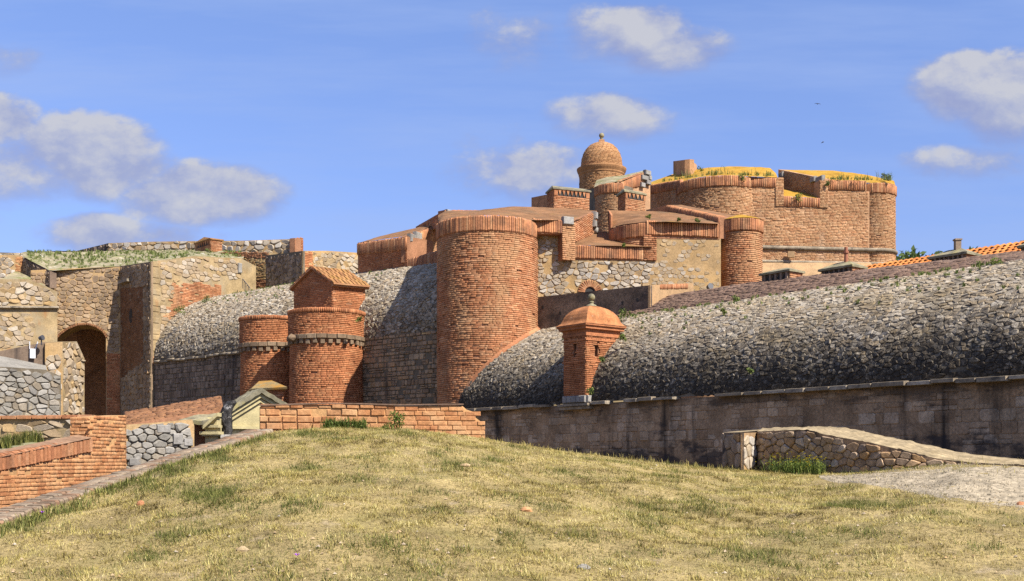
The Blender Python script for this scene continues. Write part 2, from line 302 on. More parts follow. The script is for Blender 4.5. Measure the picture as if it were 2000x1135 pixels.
class MB:
    def __init__(s): s.v = []; s.f = []
    def add(s, vs, fs):
        k = len(s.v); s.v.extend([tuple(x) for x in vs]); s.f.extend([tuple(i + k for i in f) for f in fs])
    def box(s, c, e1, e2, e3):
        """box from centre and three half-extent vectors"""
        c, e1, e2, e3 = Vector(c), Vector(e1), Vector(e2), Vector(e3)
        vs = [c + a * e1 + b * e2 + d * e3 for d in (-1, 1) for a, b in ((-1, -1), (1, -1), (1, 1), (-1, 1))]
        s.add(vs, [(3, 2, 1, 0), (4, 5, 6, 7), (0, 1, 5, 4), (1, 2, 6, 5), (2, 3, 7, 6), (3, 0, 4, 7)])
    def loft(s, rings, closed=False, cap=False):
        n = len(rings[0]); k = len(s.v)
        for r in rings: s.v.extend([tuple(x) for x in r])
        for i in range(len(rings) - 1):
            for j in range(n if closed else n - 1):
                a = k + i * n + j; b = k + i * n + (j + 1) % n
                s.f.append((a, b, b + n, a + n))
        if cap:
            s.f.append(tuple(k + j for j in range(n))[::-1]); s.f.append(tuple(k + (len(rings) - 1) * n + j for j in range(n)))
    def build(s, name, mat, parent=None, smooth=False, fix=True):
        b = base_of(parent)
        me = bpy.data.meshes.new(name)
        me.from_pydata([(x - b.x, y - b.y, z - b.z) for x, y, z in s.v], [], s.f)
        if fix:
            bm = bmesh.new(); bm.from_mesh(me); bmesh.ops.recalc_face_normals(bm, faces=bm.faces); bm.to_mesh(me); bm.free()
        me.materials.append(mat)
        if smooth: me.polygons.foreach_set('use_smooth', [True] * len(me.polygons))
        o = bpy.data.objects.new(name, me); COL.objects.link(o)
        if parent is not None: o.parent = parent
        return o


def thing(name, label, cat, loc, group=None):
    o = bpy.data.objects.new(name, None); COL.objects.link(o); o.location = loc; o.empty_display_size = 0.2
    o['label'] = label; o['category'] = cat
    if group: o['group'] = group
    return o


def tag(o, label, cat, group=None):
    o['label'] = label; o['category'] = cat
    if group: o['group'] = group
    return o


def kind(o, k): o['kind'] = k; return o


# unit brick with a worn front edge, shared by every single brick
def unit_brick():
    vs = []
    for (i, o) in ((-0.5, 0.0), (0.3, 0.0), (0.5, 0.04)):
        q = 0.09 if o else 0.0
        vs += [(-.5 + o, -.5 + q, i), (.5 - o, -.5 + q, i), (.5 - o, .5 - q, i), (-.5 + o, .5 - q, i)]
    fs = [(8, 9, 10, 11)]
    for b in (0, 4):
        for j in range(4): fs.append((b + j, b + (j + 1) % 4, b + 4 + (j + 1) % 4, b + 4 + j))
    return vs, fs


UBV, UBF = unit_brick()
UB_MESH = {}
def brick_mesh(mat, name):
    k = (mat.name, name)
    if k not in UB_MESH:
        me = bpy.data.meshes.new(name); me.from_pydata(UBV, [], UBF); me.materials.append(mat); UB_MESH[k] = me
    return UB_MESH[k]


def frame_mat(p, tu, tv, n, w, h, d):
    m = Matrix(((tu.x * w, tv.x * h, n.x * d, p.x), (tu.y * w, tv.y * h, n.y * d, p.y), (tu.z * w, tv.z * h, n.z * d, p.z), (0, 0, 0, 1)))
    return m


def size_px(pts):
    xs, ys = zip(*[to_px(p) for p in pts])
    w, h = max(xs) - min(xs), max(ys) - min(ys)
    cx, cy = (max(xs) + min(xs)) / 2, (max(ys) + min(ys)) / 2
    inside = -20 < cx < 2020 and -20 < cy < 1155
    return math.sqrt(max(w * h, 0)) if inside else 0.0


def place_bricks(mats, mat, parent, name='brick', many='bricks', limit=300, minpx=9.0):
    """mats: 4x4 matrices of boxes; the largest become parts, the others one stuff part"""
    if not mats: return
    info = []
    for m in mats:
        pts = [m @ Vector(v) for v in UBV[8:]]
        info.append((size_px(pts), m))
    info.sort(key=lambda t: -t[0])
    nind = min(limit, sum(1 for t in info if t[0] >= minpx))
    b = base_of(parent); me = brick_mesh(mat, name)
    for sz, m in info[:nind]:
        o = bpy.data.objects.new(name, me); COL.objects.link(o); o.parent = parent
        mm = m.copy(); mm.translation = m.translation - b
        o.matrix_basis = mm
    rest = info[nind:]
    if rest:
        A = np.array([np.array(m) for _, m in rest]); U = np.array([(*v, 1.0) for v in UBV])
        V = np.einsum('nij,kj->nki', A, U)[:, :, :3] - np.array(b)
        V = V.reshape(-1, 3); n = len(rest); k = len(UBV)
        Fq = (np.array(UBF)[None] + (np.arange(n) * k)[:, None, None]).reshape(-1, 4)
        o = np_mesh(many, V, Fq, mat, parent); o['kind'] = 'stuff'
    return


def np_mesh(name, V, Fc, mat, parent=None, tone=None):
    me = bpy.data.meshes.new(name); nf, k = Fc.shape
    me.vertices.add(len(V)); me.vertices.foreach_set('co', np.ascontiguousarray(V, dtype=np.float32).ravel())
    me.loops.add(nf * k); me.loops.foreach_set('vertex_index', np.ascontiguousarray(Fc, dtype=np.int32).ravel())
    me.polygons.add(nf); me.polygons.foreach_set('loop_start', np.arange(0, nf * k, k, dtype=np.int32))
    try: me.polygons.foreach_set('loop_total', np.full(nf, k, dtype=np.int32))
    except Exception: pass
    me.update(calc_edges=True)
    if tone is not None:
        a = me.attributes.new('tone', 'FLOAT', 'POINT'); a.data.foreach_set('value', np.ascontiguousarray(tone, dtype=np.float32))
    me.materials.append(mat)
    o = bpy.data.objects.new(name, me); COL.objects.link(o)
    if parent is not None: o.parent = parent
    return o


def place_stones(pieces, mat, parent, name='stone', many='stones', limit=300, minpx=10.0):
    """pieces: (vertex list, face list)"""
    if not pieces: return
    info = sorted(((size_px(v[-(len(v) // 3):]), v, f) for v, f in pieces), key=lambda t: -t[0])
    nind = min(limit, sum(1 for t in info if t[0] >= minpx))
    b = base_of(parent)
    for sz, v, f in info[:nind]:
        c = sum(v, Vector()) / len(v)
        me = bpy.data.meshes.new(name); me.from_pydata([tuple(p - c) for p in v], [], f); me.materials.append(mat)
        o = bpy.data.objects.new(name, me); COL.objects.link(o); o.parent = parent; o.location = c - b
    if info[nind:]:
        mb = MB()
        for sz, v, f in info[nind:]: mb.add(v, f)
        o = mb.build(many, mat, parent, fix=False); o['kind'] = 'stuff'


def inpoly(poly):
    n = len(poly)
    def f(x, y):
        c = False; j = n - 1
        for i in range(n):
            xi, yi = poly[i]; xj, yj = poly[j]
            if (yi > y) != (yj > y) and x < (xj - xi) * (y - yi) / (yj - yi) + xi: c = not c
            j = i
        return c
    return f


class Plane:
    """vertical wall plane through two plan points, outward side towards the viewer"""
    def __init__(s, a, b):
        s.a = Vector((a[0], a[1], 0)); d = Vector((b[0] - a[0], b[1] - a[1], 0)); s.L = d.length; s.d = d.normalized()
        n = Vector((s.d.y, -s.d.x, 0)); mid = s.a + d * 0.5
        s.n = n if n.dot(-mid) > 0 else -n
        s.up = Vector((0, 0, 1))
    def pix(s, px, py):
        k = (px - 1000) / F
        t = (k * s.a.y - s.a.x) / (s.d.x - k * s.d.y)
        Y = s.a.y + t * s.d.y
        return (t, EYE + (HZ - py) / F * Y)
    def pt(s, u, v, h=0.0): return s.a + s.d * u + Vector((0, 0, v)) + s.n * h
    def S(s, u, v): return s.pt(u, v), s.d, s.up, s.n
    def poly(s, pts): return [s.pix(*p) for p in pts]


class Cyl:
    def __init__(s, cx, cy, r, taper=0.0, z0=0.0):
        s.c = Vector((cx, cy, 0)); s.r = r; s.tp = taper; s.z0 = z0
        s.f = math.atan2(-cx, -(-cy)) if False else math.atan2(-cy, -cx)      # angle facing the camera
    def rad(s, v): return s.r + s.tp * (v - s.z0)
    def S(s, u, v):
        a = s.f + u / s.r; n = Vector((math.cos(a), math.sin(a), 0)); t = Vector((-n.y, n.x, 0))
        p = s.c + n * s.rad(v); p.z = v
        return p, t, Vector((0, 0, 1)), n
    def ring(s, r, z, a0=0, a1=2 * math.pi, n=48):
        return [s.c + Vector((math.cos(s.f + a0 + (a1 - a0) * i / n) * r, math.sin(s.f + a0 + (a1 - a0) * i / n) * r, z)) for i in range(n + (0 if abs(a1 - a0 - 2 * math.pi) < 1e-6 else 1))]


def clip(poly, nx, ny, c):
    """keep the side nx*x+ny*y <= c"""
    out = []; n = len(poly)
    for i in range(n):
        x0, y0 = poly[i]; x1, y1 = poly[(i + 1) % n]
        d0 = nx * x0 + ny * y0 - c; d1 = nx * x1 + ny * y1 - c
        if d0 <= 0: out.append((x0, y0))
        if (d0 < 0 < d1) or (d1 < 0 < d0):
            t = d0 / (d0 - d1); out.append((x0 + (x1 - x0) * t, y0 + (y1 - y0) * t))
    return out


def cells(u0, u1, v0, v1, cw, ch, rng, jit=0.36, drop=0.14):
    """irregular stone outlines: cells round jittered, staggered seeds"""
    nu = int(math.ceil((u1 - u0) / cw)) + 1; nv = int(math.ceil((v1 - v0) / ch)) + 1
    seeds = {}
    for j in range(-1, nv + 1):
        for i in range(-1, nu + 1):
            if rng.random() < drop: continue
            seeds[(i, j)] = (i + 0.5 * (j % 2) + rng.uniform(-jit, jit), j + rng.uniform(-jit, jit) * 0.8)
    out = []
    nb = [(di, dj) for dj in range(-2, 3) for di in range(-2, 3) if di or dj]
    nb.sort(key=lambda t: t[0] ** 2 + t[1] ** 2)
    for (i, j), (x, y) in seeds.items():
        if i < 0 or j < 0 or i >= nu or j >= nv: continue
        poly = [(x - 1.1, y - 1.1), (x + 1.1, y - 1.1), (x + 1.1, y + 1.1), (x - 1.1, y + 1.1)]
        for di, dj in nb:
            q = seeds.get((i + di, j + dj))
            if q is None: continue
            nx, ny = q[0] - x, q[1] - y
            poly = clip(poly, nx, ny, nx * (q[0] + x) / 2 + ny * (q[1] + y) / 2)
            if len(poly) < 3: break
        if len(poly) >= 3: out.append([(u0 + px * cw, v0 + py * ch) for px, py in poly])
    return out


def rubble(Sf, u0, u1, v0, v1, cw, ch, rng, mask=None, h=0.06, gap=0.06, tilt=0.3, jit=0.36, drop=0.14, top=0.74, patch=0.0, rnd=False):
    res = []
    for poly in cells(u0, u1, v0, v1, cw, ch, rng, jit, drop):
        if rnd:
            q = []
            for i, a in enumerate(poly):
                b = poly[(i + 1) % len(poly)]; L = math.hypot(b[0] - a[0], b[1] - a[1])
                if L < .03: q.append(((a[0] + b[0]) / 2, (a[1] + b[1]) / 2)); continue
                f = rng.uniform(.10, .24); q.append((a[0] + (b[0] - a[0]) * f, a[1] + (b[1] - a[1]) * f)); q.append((b[0] - (b[0] - a[0]) * f, b[1] - (b[1] - a[1]) * f))
            poly = q
        n = len(poly); cx = sum(p[0] for p in poly) / n; cy = sum(p[1] for p in poly) / n
        if not (u0 <= cx <= u1 and v0 <= cy <= v1): continue
        if mask is not None:
            if not mask(cx, cy): continue
            q = []
            for (x, y) in poly:
                for k in (1.0, 0.8, 0.6, 0.4, 0.2):
                    xx, yy = cx + (x - cx) * k, cy + (y - cy) * k
                    if mask(xx, yy): break
                q.append((xx, yy))
            poly = q
        if patch and noise.noise(Vector((cx * .7, cy * .9, 7))) * .8 + rng.uniform(0, 1) < patch: continue
        p, tu, tv, nn = Sf(cx, cy)
        hh = h * rng.uniform(0.5, 1.5); ta, tb = rng.uniform(-tilt, tilt), rng.uniform(-tilt, tilt)
        vs = []
        for (k, z, tl) in ((1 - gap, -0.04, 0), (1 - gap * 1.3, hh * 0.6, 0.5), (top * rng.uniform(0.88, 1.08), hh, 1.0)):
            for (x, y) in poly:
                dx, dy = (x - cx) * k, (y - cy) * k
                vs.append(p + tu * dx + tv * dy + nn * (z + tl * (dx * ta + dy * tb)))
        fs = [tuple(range(2 * n, 3 * n))]
        for b in (0, n):
            for i in range(n): fs.append((b + i, b + (i + 1) % n, b + n + (i + 1) % n, b + n + i))
        res.append((vs, fs))
    return res


def blocks(Sf, u0, u1, v0, v1, cw, ch, rng, mask=None, h=0.03, gap=0.02, tilt=0.04):
    res = []; v = v0
    while v < v1 - .05:
        hh = min(ch * rng.uniform(.65, 1.35), v1 - v); u = u0 - rng.random() * cw
        while u < u1:
            w = cw * rng.uniform(.45, 1.6); parts = [(u, v, w, hh)]
            if rng.random() < .22: parts = [(u, v, w, hh * .48), (u, v + hh * .48, w, hh * .52)]
            for (a, b, ww, h2) in parts:
                cx, cy = a + ww / 2, b + h2 / 2
                if mask is not None and not mask(cx, cy): continue
                if not u0 < cx < u1: continue
                k = rng.uniform(.06, .2) * min(ww, h2); pts = []
                for (x, y, sx, sy) in ((-1, -1, 1, 0), (1, -1, 0, 1), (1, 1, -1, 0), (-1, 1, 0, -1)):
                    X, Y = x * (ww / 2 - gap), y * (h2 / 2 - gap)
                    kk = k * rng.uniform(.3, 1.6)
                    pts.append((X - x * kk * (0 if sx else 1), Y - y * kk * (1 if sx else 0))); pts.append((X - x * kk * (1 if sx else 0), Y - y * kk * (0 if sx else 1)))
                p, tu, tv, n = Sf(cx, cy); hz = h * rng.uniform(.4, 1.6); ta, tb = rng.uniform(-tilt, tilt), rng.uniform(-tilt, tilt); vs = []
                for (f, z, tl) in ((1, -.04, 0), (1, hz * .5, .6), (.88, hz, 1)):
                    for (x, y) in pts: vs.append(p + tu * x * f + tv * y * f + n * (z + tl * (x * ta + y * tb)))
                m = 8; fs = [tuple(range(16, 24))]
                for bb in (0, m):
                    for i in range(m): fs.append((bb + i, bb + (i + 1) % m, bb + m + (i + 1) % m, bb + m + i))
                res.append((vs, fs))
            u += w
        v += hh
    return res


def bricks(Sf, u0, u1, v0, v1, rh, bl, rng, mask=None, d=0.05, gap=0.014, miss=0.01, wob=1.0):
    res = []; v = v0; row = 0
    while v < v1 - rh * 0.4:
        hh = min(rh, v1 - v); u = u0 - bl * rng.uniform(0.2, 0.8)
        while u < u1:
            w = bl * rng.choice((0.55, 0.9, 1.0, 1.0, 1.1)); a, b = max(u, u0), min(u + w, u1)
            if b - a > 0.05 and rng.random() > miss:
                cx, cy = (a + b) / 2, v + hh / 2
                if mask is None or mask(cx, cy):
                    p, tu, tv, n = Sf(cx, cy)
                    off = rng.uniform(-0.012, 0.012) * wob + (-0.025 if rng.random() < 0.05 else 0)
                    an = rng.gauss(0, 0.012) * wob; t2 = tu * math.cos(an) + tv * math.sin(an); v2 = tv * math.cos(an) - tu * math.sin(an)
                    res.append(frame_mat(p + n * off, t2, v2, n, (b - a) - gap, hh - gap * rng.uniform(0.8, 1.6), d))
            u += w
        v += hh; row += 1
    return res


def soldiers(t0, b0, t1, b1, n_out, step, rng, depth=0.16, proud=0.05, gap=0.018):
    """upright bricks between the edges t0-b0 and t1-b1"""
    t0, b0, t1, b1 = map(Vector, (t0, b0, t1, b1)); n = Vector(n_out)
    L = (t1 - t0).length; k = max(2, int(round(L / step))); res = []
    for i in range(k):
        f = (i + 0.5) / k; T = t0.lerp(t1, f); B = b0.lerp(b1, f)
        w = L / k; tu = (t1 - t0).normalized(); tv = (T - B); h = tv.length * rng.uniform(0.92, 1.05); tv.normalize()
        tu = (tu - tv * tu.dot(tv)).normalized()
        nn = tu.cross(tv); nn = nn if nn.dot(n) > 0 else -nn
        res.append(frame_mat((T + B) / 2 + nn * (proud - depth / 2 + rng.uniform(-.015, .015)), tu, tv, nn, w - gap * rng.uniform(.7, 1.6), h, depth))
    return res


def ring_soldiers(cy, r, z0, z1, a0, a1, step, rng, depth=0.16, gap=0.018, lean=0.0):
    k = max(3, int(abs(a1 - a0) * r / step)); res = []
    for i in range(k):
        a = cy.f + a0 + (a1 - a0) * (i + .5) / k; n = Vector((math.cos(a), math.sin(a), 0)); t = Vector((-n.y, n.x, 0))
        p = cy.c + n * (r - depth / 2 + rng.uniform(-.015, .015)); p.z = (z0 + z1) / 2 + rng.uniform(-.012, .012)
        tv = (Vector((0, 0, 1)) + n * lean).normalized()
        res.append(frame_mat(p, t, tv, (n - tv * n.dot(tv)).normalized(), abs(a1 - a0) * r / k - gap * rng.uniform(.7, 1.6), (z1 - z0) * rng.uniform(.97, 1.03), depth))
    return res


def prism(mb, pl, uv, thick, h=0.0):
    n = len(uv); fr = [pl.pt(u, v, h) for u, v in uv]; bk = [p - pl.n * thick for p in fr]
    mb.add(fr + bk, [tuple(range(n)), tuple(range(2 * n - 1, n - 1, -1))] + [(i, (i + 1) % n, n + (i + 1) % n, n + i) for i in range(n)])


def panel(parent, name, pl, pixpoly, thick, mat, h=0.0):
    mb = MB(); prism(mb, pl, pl.poly(pixpoly), thick, h); return mb.build(name, mat, parent)


def cover_rubble(parent, pl, pixpoly, cw, ch, mat, seed, **kw):
    uv = pl.poly(pixpoly); us = [p[0] for p in uv]; vs = [p[1] for p in uv]
    kw.setdefault('rnd', True); extra = kw.pop('minpx', 10.0); nm = kw.pop('name', 'stone'); mn = kw.pop('many', 'stones')
    place_stones(rubble(pl.S, min(us), max(us), min(vs), max(vs), cw, ch, random.Random(seed), inpoly(uv), **kw), mat, parent, nm, mn, minpx=extra)


def cover_bricks(parent, pl, pixpoly, rh, bl, mat, seed, h=0.0, **kw):
    uv = pl.poly(pixpoly); us = [p[0] for p in uv]; vs = [p[1] for p in uv]
    extra = kw.pop('minpx', 9.0); nm = kw.pop('name', 'brick'); mn = kw.pop('many', 'bricks')
    rag = kw.pop('rag', 0); ip = inpoly(uv)
    def Sf(u, v):
        p, a, b, n = pl.S(u, v); return p + n * h, a, b, n
    def mk(u, v): return ip(u + rag * noise.noise(Vector((v * 1.9, u * .6, 1))), v + rag * .7 * noise.noise(Vector((u * 1.4, v * .5, 8))))
    place_bricks(bricks(Sf, min(us), max(us), min(vs), max(vs), rh, bl, random.Random(seed), mk if rag else ip, **kw), mat, parent, nm, mn, minpx=extra)


def cover_soldiers(parent, pl, x0, yt0, yb0, x1, yt1, yb1, step, mat, seed, depth=0.2, proud=0.08, name='rim_brick'):
    g = lambda x, y: pl.pt(*pl.pix(x, y))
    place_bricks(soldiers(g(x0, yt0), g(x0, yb0), g(x1, yt1), g(x1, yb1), pl.n, step, random.Random(seed), depth, proud), mat, parent, name, name + 's', minpx=8.0)


def sheet(parent, name, front, back, mat, nu=24, nv=8, rough=0.05, seed=0, thick=0.0):
    """sloping surface between two polylines of (px, py, depth)"""
    fr = [P(*p) if len(p) == 3 and not isinstance(p, Vector) else p for p in front]
    bk = [P(*p) if len(p) == 3 and not isinstance(p, Vector) else p for p in back]
    def samp(pl, f):
        L = [0.0]
        for a, b in zip(pl, pl[1:]): L.append(L[-1] + (b - a).length)
        t = f * L[-1]
        for i in range(len(pl) - 1):
            if t <= L[i + 1] or i == len(pl) - 2:
                return pl[i].lerp(pl[i + 1], (t - L[i]) / max(1e-6, L[i + 1] - L[i]))
    rings = []
    for j in range(nv + 1):
        g = j / nv; row = []
        for i in range(nu + 1):
            p = samp(fr, i / nu).lerp(samp(bk, i / nu), g)
            p = p.copy()
            if 0 < j < nv: p.z += rough * (noise.noise(Vector((p.x * 1.3 + seed, p.y * 1.3, 0))) + .5 * noise.noise(Vector((p.x * 4 + seed, p.y * 4, 3))))
            row.append(p)
        rings.append(row)
    mb = MB(); mb.loft(rings)
    if thick:
        mb.loft([[p for p in rings[0]], [p - Vector((0, 0, thick)) for p in rings[0]]]); mb.loft([[p for p in rings[-1]], [p - Vector((0, 0, thick)) for p in rings[-1]]])
        for e in (0, -1): mb.loft([[r[e] for r in rings], [r[e] - Vector((0, 0, thick)) for r in rings]])
    return mb.build(name, mat, parent, smooth=True)


def leaf_cluster(centres, nleaf, size, rng_seed, mat, name, parent=None, up=0.5, droop=0.0):
    """centres: list of (x, y, z, rx, ry, rz); many small leaf faces through each volume"""
    rg = np.random.default_rng(rng_seed); Vs = []; tones = []
    for (x, y, z, rx, ry, rz) in centres:
        q = rg.normal(size=(nleaf, 3)); q /= np.linalg.norm(q, axis=1)[:, None]; q *= rg.random((nleaf, 1)) ** 0.45
        c = q * np.array([rx, ry, rz]) + np.array([x, y, z])
        d1 = rg.normal(size=(nleaf, 3)); d1[:, 2] += up; d1 /= np.linalg.norm(d1, axis=1)[:, None]
        d2 = np.cross(d1, rg.normal(size=(nleaf, 3))); d2 /= np.linalg.norm(d2, axis=1)[:, None] + 1e-6
        s = size * rg.uniform(0.6, 1.4, (nleaf, 1))
        Vs.append(np.stack([c - d1 * s, c + d2 * s * .45, c + d1 * s, c - d2 * s * .45], 1))
        tn = np.clip(rg.random() * .4 + rg.random(nleaf) * .6, 0, 1)
        tones.append(np.repeat(tn, 4))
    V = np.concatenate(Vs).reshape(-1, 3); T = np.concatenate(tones)
    b = base_of(parent); V = V - np.array(b)
    return np_mesh(name, V, np.arange(len(V)).reshape(-1, 4), mat, parent, T)


def tuft(base_pts, n, hgt, wid, seed, mat, name, parent=None, spread=0.5, tone=(0, 1)):
    """bent grass or weed blades fanning out from base points"""
    rg = np.random.default_rng(seed); B = np.repeat(np.array(base_pts, float), n, 0); N = len(B)
    B[:, :2] += rg.normal(size=(N, 2)) * hgt * 0.18
    a = rg.random(N) * 2 * np.pi; h = hgt * rg.uniform(.5, 1.2, N); w = wid * rg.uniform(.6, 1.3, N); sp = spread * rg.random(N)
    return blades(B, a, h, w, sp, np.clip(rg.uniform(tone[0], tone[1], N), 0, 1), mat, name, parent)


def blades(B, a, h, w, sp, tone, mat, name, parent=None, simple=False):
    N = len(B)
    if simple:
        d = np.stack([np.cos(a), np.sin(a), np.zeros(N)], 1); s = np.stack([-np.sin(a), np.cos(a), np.zeros(N)], 1)
        tip = B + d * (h * sp)[:, None] + np.array([0, 0, 1.0]) * (h * (1 - .3 * np.minimum(sp, 2)))[:, None]
        V = np.stack([B - s * w[:, None] * .5, B + s * w[:, None] * .5, tip], 1).reshape(-1, 3)
        return np_mesh(name, V, np.arange(3 * N).reshape(-1, 3), mat, parent, np.repeat(tone, 3))
    d = np.stack([np.cos(a), np.sin(a), np.zeros(N)], 1); s = np.stack([-np.sin(a), np.cos(a), np.zeros(N)], 1)
    up = np.array([0, 0, 1.0])
    m = B + d * (h * sp * .35)[:, None] + up * (h * .6)[:, None]; tip = B + d * (h * sp)[:, None] + up * (h * (1 - .35 * sp))[:, None]
    V = np.stack([B - s * w[:, None] * .5, B + s * w[:, None] * .5, m - s * w[:, None] * .4, m + s * w[:, None] * .4, tip], 1)
    b = base_of(parent); V = V.reshape(-1, 3) - np.array(b)
    k = (np.arange(N) * 5)[:, None]
    Fc = np.concatenate([k + np.array([[0, 1, 3]]), k + np.array([[0, 3, 2]]), k + np.array([[2, 3, 4]])])
    return np_mesh(name, V, Fc, mat, parent, np.repeat(tone, 5))

# ------------------------------------------------------------------ the ground
CREST = [(-1400, 985, 13.3), (-700, 1000, 13.6), (-400, 1080, 14.4), (-150, 1072, 16.2), (0, 1013, 18.0), (240, 934, 21.5), (400, 880, 23.9), (508, 845, 25.6),
         (640, 834, 26.1), (800, 837, 26.4), (942, 856, 26.7), (1100, 881, 27.0), (1300, 905, 27.5), (1410, 916, 28.0), (1475, 917, 28.4),
         (1572, 923, 26.9), (1612, 923, 26.3), (1690, 920, 25.4), (1767, 913, 24.8), (1860, 903, 24.6), (1920, 903, 24.6), (2000, 903, 24.8), (2300, 900, 25.0), (3400, 900, 25.0)]
CS = np.array([(c[0] - 1000) / F for c in CREST]); CYY = np.array([c[2] for c in CREST])
CZZ = np.array([EYE + (HZ - c[1]) / F * c[2] for c in CREST])


def zg(x, y):
    """height of the grassy mound"""
    x = np.asarray(x, float); y = np.asarray(y, float); s = x / np.maximum(y, 1.0)
    yc = np.interp(s, CS, CYY); zc = np.interp(s, CS, CZZ)
    w = np.clip((y - 12.0) / (yc - 12.0), 0, 1)
    z = zc * (1.3 * w - .3 * w * w)
    b = .035 * np.sin(1.3 * x + .7 * y + 1) + .025 * np.sin(2.9 * x - 1.7 * y) + .02 * np.sin(.8 * x + 3.1 * y + 2) + .012 * np.sin(6.1 * x + 4.3 * y)
    return z + b * np.clip(w * 5, 0, 1) * np.clip((1 - w) * 6, 0, 1)


def gpt(px, py):
    """where the view through a photo pixel meets the mound"""
    k, q = (px - 1000) / F, (HZ - py) / F
    ys = np.linspace(9, 32, 2400); d = EYE + q * ys - zg(k * ys, ys)
    i = int(np.argmax(d < 0)) if (d < 0).any() else len(ys) - 1
    y = ys[i]; return Vector((k * y, y, float(zg(k * y, y))))


def build_ground():
    mb = MB(); ss = np.concatenate([np.linspace(-1.05, -.47, 16)[:-1], np.linspace(-.47, .47, 150), np.linspace(.47, 1.05, 16)[1:]])
    ys_n = 64; rings = []
    for s in ss:
        yc = float(np.interp(s, CS, CYY)); zc = float(np.interp(s, CS, CZZ)); row = []
        for j in range(ys_n + 1):
            y = 2.0 + (yc - 2.0) * j / ys_n; row.append((s * y, y, float(zg(s * y, y))))
        row.append((s * (yc + .12), yc + .12, zc - .05)); row.append((s * (yc + 1.2), yc + 1.2, zc - 2.6)); row.append((s * (yc + 3.0), yc + 3.0, -6.2))
        rings.append(row)
    mb.loft(rings); g = mb.build('grassy_mound', M['soil'], smooth=True); kind(g, 'structure')
    mb = MB(); mb.add([(-140, -120, -.03), (140, -120, -.03), (140, 12.2, -.03), (-140, 12.2, -.03), (140, 14, -6.2), (-140, 14, -6.2)], [(0, 1, 2, 3), (3, 2, 4, 5)])
    kind(mb.build('foreground_ground', M['soil']), 'structure')
    mb = MB(); mb.add([(-2500, -2500, -6), (2500, -2500, -6), (2500, 3500, -6), (-2500, 3500, -6)], [(0, 1, 2, 3)])
    kind(mb.build('moat_ground', M['earth']), 'structure')
    mb = MB(); rings = []
    for i in range(61):
        x = -420 + 14 * i; row = []
        for (y, z) in ((118, -6.2), (130, 2), (145, 14), (160, 23.5), (185, 27.5), (240, 30), (320, 20), (420, -6.2)):
            row.append((x, y, z + (3.0 * noise.noise(Vector((x * .02, y * .02, 4))) if z > 0 else 0)))
        rings.append(row)
    mb.loft(rings); kind(mb.build('far_hill', M['earth'], smooth=True), 'structure')


build_ground()

# ------------------------------------------------------------------ right curtain wall with its rounded stone top
WA, WB = Vector((15.5, 34.5, 0)), Vector((-2.05, 56.9, 0))
WD = (WB - WA).normalized(); WN = Vector((-WD.y, WD.x, 0)); WN = WN if WN.dot(-WA) > 0 else -WN
UP = Vector((0, 0, 1))


class Talus:
    """vertical wall plane with a quarter-round top leaning back from it"""
    def __init__(s, a, d, n, z0, S0, H0, th):
        s.a, s.d, s.n, s.z0, s.S0, s.H0 = a, d, n, z0, S0, H0
        s.tab = [(0.0, 0.0)]; k = 80
        for i in range(1, k + 1):
            t = th * i / k; q = th * (i - 1) / k
            dl = math.hypot(S0 * (math.cos(q) - math.cos(t)), H0 * (math.sin(t) - math.sin(q)))
            s.tab.append((s.tab[-1][0] + dl, t))
        s.len = s.tab[-1][0]; s.th = th
    def ang(s, v):
        v = max(0, min(s.len, v)); 
        for (l0, t0), (l1, t1) in zip(s.tab, s.tab[1:]):
            if v <= l1: return t0 + (t1 - t0) * (v - l0) / max(1e-9, l1 - l0)
        return s.th
    def S(s, u, v):
        t = s.ang(v)
        p = s.a + s.d * u - s.n * (s.S0 * (1 - math.cos(t))) + UP * (s.z0 + s.H0 * math.sin(t))
        p = p + s.bulge(u, v)
        tv = (-s.n * (s.S0 * math.sin(t)) + UP * (s.H0 * math.cos(t))).normalized()
        n = (s.n * (s.H0 * math.cos(t)) + UP * (s.S0 * math.sin(t))).normalized()
        return p, s.d, tv, n
    def bulge(s, u, v):
        return s.n * (.07 * noise.noise(Vector((u * .5, v * .5, s.z0))))
    def core(s, u0, u1, n=60, m=16):
        return [[s.S(u0 + (u1 - u0) * i / n, s.len * j / m)[0] for i in range(n + 1)] for j in range(m + 1)]


